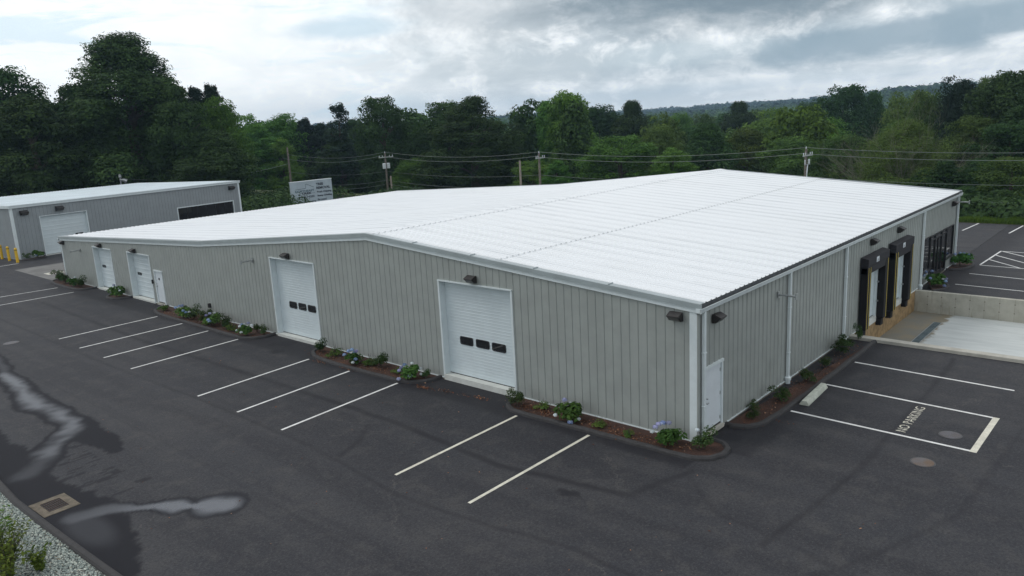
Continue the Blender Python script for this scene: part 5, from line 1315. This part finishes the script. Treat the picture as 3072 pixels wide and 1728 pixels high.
TREES = [
    (14.5, 105.2, 18.3, 5.2, 'broad', 'tree with thin airy crown against the sky at the left edge'),
    (14.6, 96.8, 14.9, 5.5, 'dark', 'broad dark tree at the left edge, below the airy one'),
    (22.5, 102.5, 16.1, 5.9, 'dark', 'dark tree on the left shoulder of the tallest tree'),
    (27.0, 97.5, 21.9, 9.9, 'king', 'tallest tree, a huge dark broadleaf behind the second building'),
    (31.8, 98.7, 17.5, 5.2, 'dark', 'dark tree on the right shoulder of the tallest tree'),
    (28.8, 87.9, 15.0, 4.2, 'dark', 'tree right of the tallest tree, in front of the two spruce tips'),
    (36.7, 98.5, 16.1, 4.1, 'con', 'left one of two dark spruce tips above the broad trees'),
    (38.6, 97.5, 16.4, 4.4, 'con', 'right one of two dark spruce tips above the broad trees'),
    (35.6, 90.1, 13.8, 3.2, 'light', 'feathery green tree just right of the two spruce tips'),
    (31.0, 83.4, 9.6, 4.1, 'dark', 'dark full tree behind the right end of the second building'),
    (28.0, 82.7, 6.4, 4.3, 'broad', 'lower green tree against the second building roof'),
    (56.0, 119.8, 12.1, 4.2, 'light', 'pale green round tree in the distance right of the feathery one'),
    (66.7, 125.1, 12.1, 5.3, 'light', 'pale green tree with a broken top left of the conifers'),
    (56.1, 115.2, 9.8, 5.6, 'bright', 'yellow-green maple behind the bare utility pole'),
    (57.0, 109.9, 8.1, 3.3, 'bright', 'lower yellow-green tree right of the bare utility pole'),
    (69.5, 120.8, 11.4, 5.7, 'con', 'dark pointed conifer left of the airy pine'),
    (74.2, 122.5, 10.4, 5.4, 'con', 'second dark conifer in front of the airy pine'),
    (70.0, 110.7, 13.4, 5.8, 'pine', 'airy pine with separate branches on the skyline'),
    (69.7, 111.0, 7.1, 4.6, 'dark', 'dark tree below the airy pine'),
    (97.3, 140.2, 10.8, 4.4, 'broad', 'green tree between the airy pine and the round dark tree'),
    (67.5, 95.0, 13.5, 4.3, 'broad', 'tall round dark tree above the transformer pole'),
    (97.7, 120.4, 10.1, 5.4, 'light', 'lighter green tree between the two big dark crowns'),
    (65.5, 86.1, 3.6, 3.0, 'light', 'young light green tree just right of the transformer pole'),
    (75.5, 87.8, 12.2, 4.5, 'broad', 'left part crown, a dark tree joined to the widest one'),
    (72.9, 79.1, 12.7, 7.6, 'wide', 'widest dark tree with a domed crown in the middle of the photo'),
    (133.8, 119.1, 9.7, 6.2, 'dark', 'shaded tree seen in the gap left of the tall bright tree'),
    (108.8, 102.1, 5.2, 3.9, 'dark', 'dark tree in the gap beside the widest tree'),
    (90.9, 76.7, 11.3, 3.4, 'tall', 'narrow bright tree attached on the left of the tall bright tree'),
    (91.1, 73.3, 12.9, 4.2, 'tall', 'tall bright green tree with a ragged top right of the middle'),
    (73.1, 67.0, 2.7, 3.4, 'light', 'low pale green tree behind the short pale pole'),
    (72.3, 61.6, 3.0, 2.7, 'bright', 'low leafy tree behind the middle utility pole'),
    (127.0, 91.8, 10.6, 5.5, 'broad', 'olive green tree with a rounded top'),
    (125.9, 82.8, 10.8, 5.7, 'dark', 'dark olive tree right of the rounded olive one'),
    (79.4, 55.2, 5.8, 5.5, 'light', 'fluffy grey-green tree above the warehouse ridge'),
    (101.4, 61.5, 6.4, 4.0, 'olive', 'olive tree between the fluffy tree and the vine covered one'),
    (78.2, 45.8, 4.2, 3.4, 'bright', 'bright yellow-green vine covered tree above the roof ridge'),
    (91.2, 47.1, 7.0, 4.5, 'dark', 'very dark round tree right of the vine covered one'),
    (173.4, 96.9, 7.3, 5.6, 'light', 'small light tree top in the far row, centre right'),
    (189.0, 88.3, 9.7, 6.5, 'dark', 'dark far tree top on the skyline, first right of centre'),
    (174.8, 71.0, 7.9, 6.5, 'light', 'mid green far tree top beside a bright one'),
    (103.7, 46.5, 5.2, 4.2, 'olive', 'olive tree with reddish undergrowth behind the roof'),
    (205.6, 74.7, 8.7, 6.8, 'broad', 'dark far tree top left of the pair of round crowns'),
    (92.5, 34.7, 4.3, 4.3, 'olive', 'ragged olive tree left of the right hand utility pole'),
    (122.3, 40.7, 6.2, 5.0, 'light', 'pale tree with thin stems above the right hand pole'),
    (156.3, 49.2, 11.8, 6.2, 'broad', 'large round crown rising above the woods right of centre'),
    (163.0, 44.9, 10.7, 4.4, 'dark', 'smaller round crown right of the large one'),
    (85.5, 24.6, 4.7, 4.0, 'olive', 'olive thicket tree right behind the right hand pole'),
    (126.2, 28.0, 9.6, 5.0, 'olive', 'twiggy olive tree behind the bare branched one'),
    (77.8, 15.6, 7.4, 7.2, 'bare', 'huge spreading tree with bare pale branches and thin leaves'),
    (117.1, 23.1, 9.7, 3.2, 'olive', 'thin tree with pale stems left of the dark leaning one'),
    (100.5, 15.1, 11.0, 3.3, 'darktall', 'dark leaning tree, nearly black, in the woods at right'),
    (128.7, 16.5, 11.3, 4.6, 'olive', 'twiggy tree in the upper right woods'),
    (97.6, 8.8, 11.5, 5.1, 'broad', 'highest tree at the right edge of the photo'),
    (90.0, 5.4, 9.2, 4.0, 'dark', 'dark tree cut by the right edge of the photo'),
    (91.1, 11.3, 6.3, 3.7, 'olive', 'green tree below the twiggy trees at right'),
    (83.8, 6.1, 5.9, 4.0, 'broad', 'green tree at the right edge above the wires'),
    (69.0, 9.2, 3.0, 2.2, 'cone', 'small dark green conical tree behind the far roof corner'),
    (71.6, 6.7, 2.9, 3.1, 'dark', 'dark tree behind the strip of grass'),
    (68.1, 3.4, 3.1, 3.2, 'olive', 'olive tree at the right edge behind the grass'),
    (74.4, 12.4, 1.4, 2.7, 'dark', 'low dark tree under the bare branches'),
    (88.8, 20.6, 1.7, 3.7, 'olive', 'thicket tree under the left side of the bare branches'),
    (65.5, 6.7, 0.7, 2.4, 'dark', 'low dark bushy tree right behind the grass strip'),
    (64.0, 3.5, 0.5, 2.6, 'dark', 'lowest dark bushy tree at the right edge behind the grass'),
]
for i, (x, y, zt, R, kind, lb) in enumerate(TREES):
    zb = tz(x, y); H = max(zt-zb, 2.0)
    r = random.Random(i*13+5); name = {'con': 'conifer_tree', 'pine': 'pine_tree', 'cone': 'conifer_tree'}.get(kind, 'broadleaf_tree')
    o = empty(name, (x, y, zb), r.random()*6.28); tag(o, lb, 'tree', 'trees around the site')
    if kind == 'bare':
        c = bpy.data.objects.new('trunk', bare_mesh(R, H, 3)); COL.objects.link(c); c.parent = o
        c = bpy.data.objects.new('crown', crown_mesh('crown', R*.95, H*.93, 110, 52000, .075, leafO, 200, 'dome', .22)); COL.objects.link(c); c.parent = o
        continue
    P_ = PROTO[kind]; c = bpy.data.objects.new('crown', P_[i % len(P_)]); COL.objects.link(c); c.parent = o
    R = R*1.16
    lift = .03 if H < 14 else .06
    c.scale = (R/PR, R/PR*r.uniform(.9, 1.1), H*(1-lift)/PH/1.0); c.location = (0, 0, H*lift)
    t = bpy.data.objects.new('trunk', TR[i % 4]); COL.objects.link(t); t.parent = o; t.scale = (R/PR, R/PR, H/PH)
# bushy top shoots of the tallest tree are part of its crown; extra far woods follow
FAR = [crown_mesh('far_tree', PR, PH, 60, 8500, .24, m_, 300+k, s_, .32) for k, (m_, s_) in enumerate([(leafF, 'round'), (leafF, 'dome'), (leafB, 'round'), (leafF, 'tall'), (leafO, 'round'), (leafA, 'dome')])]
r = random.Random(77); n_far = 0; placed = [(x, y, R) for x, y, z, R, k, l in TREES]
tries = 0
while n_far < 225 and tries < 20000:
    tries += 1
    az = radians(r.uniform(4, 80)); d = 118+330*r.random()**1.25
    x = CAM.x+cos(az)*d; y = CAM.y+sin(az)*d
    if x < 82 and y < 100: continue
    if x < 50 and d < 135: continue
    R = r.uniform(4.2, 7.0)
    if any((x-a)**2+(y-b)**2 < (.62*(R+c))**2 for a, b, c in placed): continue
    placed.append((x, y, R)); zb = tz(x, y); H = r.uniform(13.5, 18) if d < 215 else r.uniform(17.0, 21.5) if x > 90 else r.uniform(10, 13)
    o = bpy.data.objects.new('broadleaf_tree', FAR[n_far % 6]); COL.objects.link(o); o.location = (x, y, zb); o.rotation_euler = (0, 0, r.random()*6.28); o.scale = (R/PR, R/PR, H/PH)
    azd = math.degrees(az)
    look = ['dark rounded', 'broad domed green', 'bright rounded', 'tall narrow', 'olive green', 'very dark domed'][n_far % 6]
    where = 'beyond the second building' if azd > 62 else 'above the billboard' if azd > 53 else 'near the transformer pole' if azd > 45 else 'above the middle poles' if azd > 36 else 'left of the right pole' if azd > 26 else 'behind the bare tree' if azd > 16 else 'at the far right'
    row = 'in the front row' if d < 190 else 'in the middle' if d < 300 else 'in the far rows'
    tag(o, '%s tree %s of woods %s' % (look, row, where), 'tree', '%s trees %s of woods %s' % (look, row, where)); n_far += 1

def stuff_canopy(name, label, n, dmin, dmax, amin, amax, Hc, per, size, mat, seed, pw=1.0, power=1.0, rr=(5, 8)):
    r = np.random.default_rng(seed)
    a = np.radians(r.uniform(amin, amax, n)); d = dmin+(dmax-dmin)*r.random(n)**pw
    x = CAM.x+np.cos(a)*d; y = CAM.y+np.sin(a)*d; z = terr(x, y); R = r.uniform(rr[0], rr[1], n); H = Hc*r.uniform(.75, 1.12, n)
    D = r.normal(size=(n, per, 3)); D /= np.linalg.norm(D, axis=2, keepdims=True); D[..., 2] = np.abs(D[..., 2])
    bump = 1+.2*np.sin(D[..., 0:1]*6+r.random((n, 1, 1))*6)*np.sin(D[..., 1:2]*6+r.random((n, 1, 1))*6)
    P = np.stack([x, y, z+H*.45], -1)[:, None]+D*bump*np.stack([R, R, H*.55], -1)[:, None]*(.85+.2*r.random((n, per, 1)))
    P = P.reshape(-1, 3); N = D.reshape(-1, 3)+[0, 0, .4]+r.normal(size=(n*per, 3))*.35
    sc = (size*(.6+.8*r.random(n*per)))
    V, F = leaf_quads(P, N, sc, .75, r)
    tint = np.clip(np.repeat(.15+.6*r.random(n), per)+.3*(r.random(n*per)-.5), 0, 1)
    o = bpy.data.objects.new(name, fast_mesh(name, V, F, mat, tint)); COL.objects.link(o); tag(o, label, 'woods', kind='stuff')
stuff_canopy('far_woods', 'unbroken woods covering the low ground far beyond the road', 5200, 330, 1150, 2, 82, 17, 46, 1.4, leafF, 11, 1.3)
stuff_canopy('hill_woods', 'blue-green wooded hills on the horizon', 6500, 1000, 2180, 2, 82, 18, 26, 2.8, leafD, 12, 1.0, rr=(7, 11))
def undergrowth():
    r = np.random.default_rng(21); C = []
    for x0, x1, y0, y1, n, h in ((62.5, 64, -25, 110, 0, 1.5), (72, 82, -30, 130, 620, 3.4), (82, 100, -30, 140, 700, 6.0), (60.5, 63.5, -25, 20, 80, 1.8), (49.9, 61, -28, 18, 560, 2.3), (24.5, 33, 70, 86, 60, 2.2), (34, 48, 78, 90, 60, 1.6), (2, 42, 98, 112, 320, 4.5), (24, 38, 86, 97, 170, 2.0), (-14, 20, 93, 110, 260, 6), (40, 52, 66, 74, 26, 1.3), (100, 130, -20, 150, 420, 8), (20, 70, 112, 130, 330, 8), (-14, 30, 108, 126, 240, 10)):
        for k in range(n): C.append((r.uniform(x0, x1), r.uniform(y0, y1), r.uniform(1.4, 2.8), h*r.uniform(.5, 1.1)))
    C = np.array(C); n = len(C); per = 170; z = terr(C[:, 0], C[:, 1])
    D = r.normal(size=(n, per, 3)); D /= np.linalg.norm(D, axis=2, keepdims=True); D[..., 2] = np.abs(D[..., 2])
    P = np.stack([C[:, 0], C[:, 1], z], -1)[:, None]+D*np.stack([C[:, 2], C[:, 2], C[:, 3]], -1)[:, None]*(.7+.35*r.random((n, per, 1)))
    P = P.reshape(-1, 3); N = D.reshape(-1, 3)+[0, 0, .5]+r.normal(size=(n*per, 3))*.4
    V, F = leaf_quads(P, N, .18*(.6+.8*r.random(n*per)), .65, r)
    o = bpy.data.objects.new('undergrowth', fast_mesh('undergrowth', V, F, leafS, np.clip(np.repeat(r.random(n)*.6, per)+.3*(r.random(n*per)-.3), 0, 1))); COL.objects.link(o)
    tag(o, 'dense undergrowth filling the edge of the woods', 'undergrowth', kind='stuff')
undergrowth()

# damp summer air over the whole scene
def haze():
    m = bpy.data.materials.new('haze_air'); m.use_nodes = True; T = NT(m.node_tree)
    out = T.n('ShaderNodeOutputMaterial'); v = T.n('ShaderNodeVolumePrincipled')
    v.inputs['Color'].default_value = (.50, .73, 1.0, 1); v.inputs['Density'].default_value = .00021; v.inputs['Anisotropy'].default_value = .2
    T.l(v.outputs[0], out.inputs['Volume'])
    b = MB().box(-2280, 2330, -2280, 2330, -30, 70).build('haze', m); b['kind'] = 'stuff'; b['label'] = 'thin blue haze in the air'
haze()
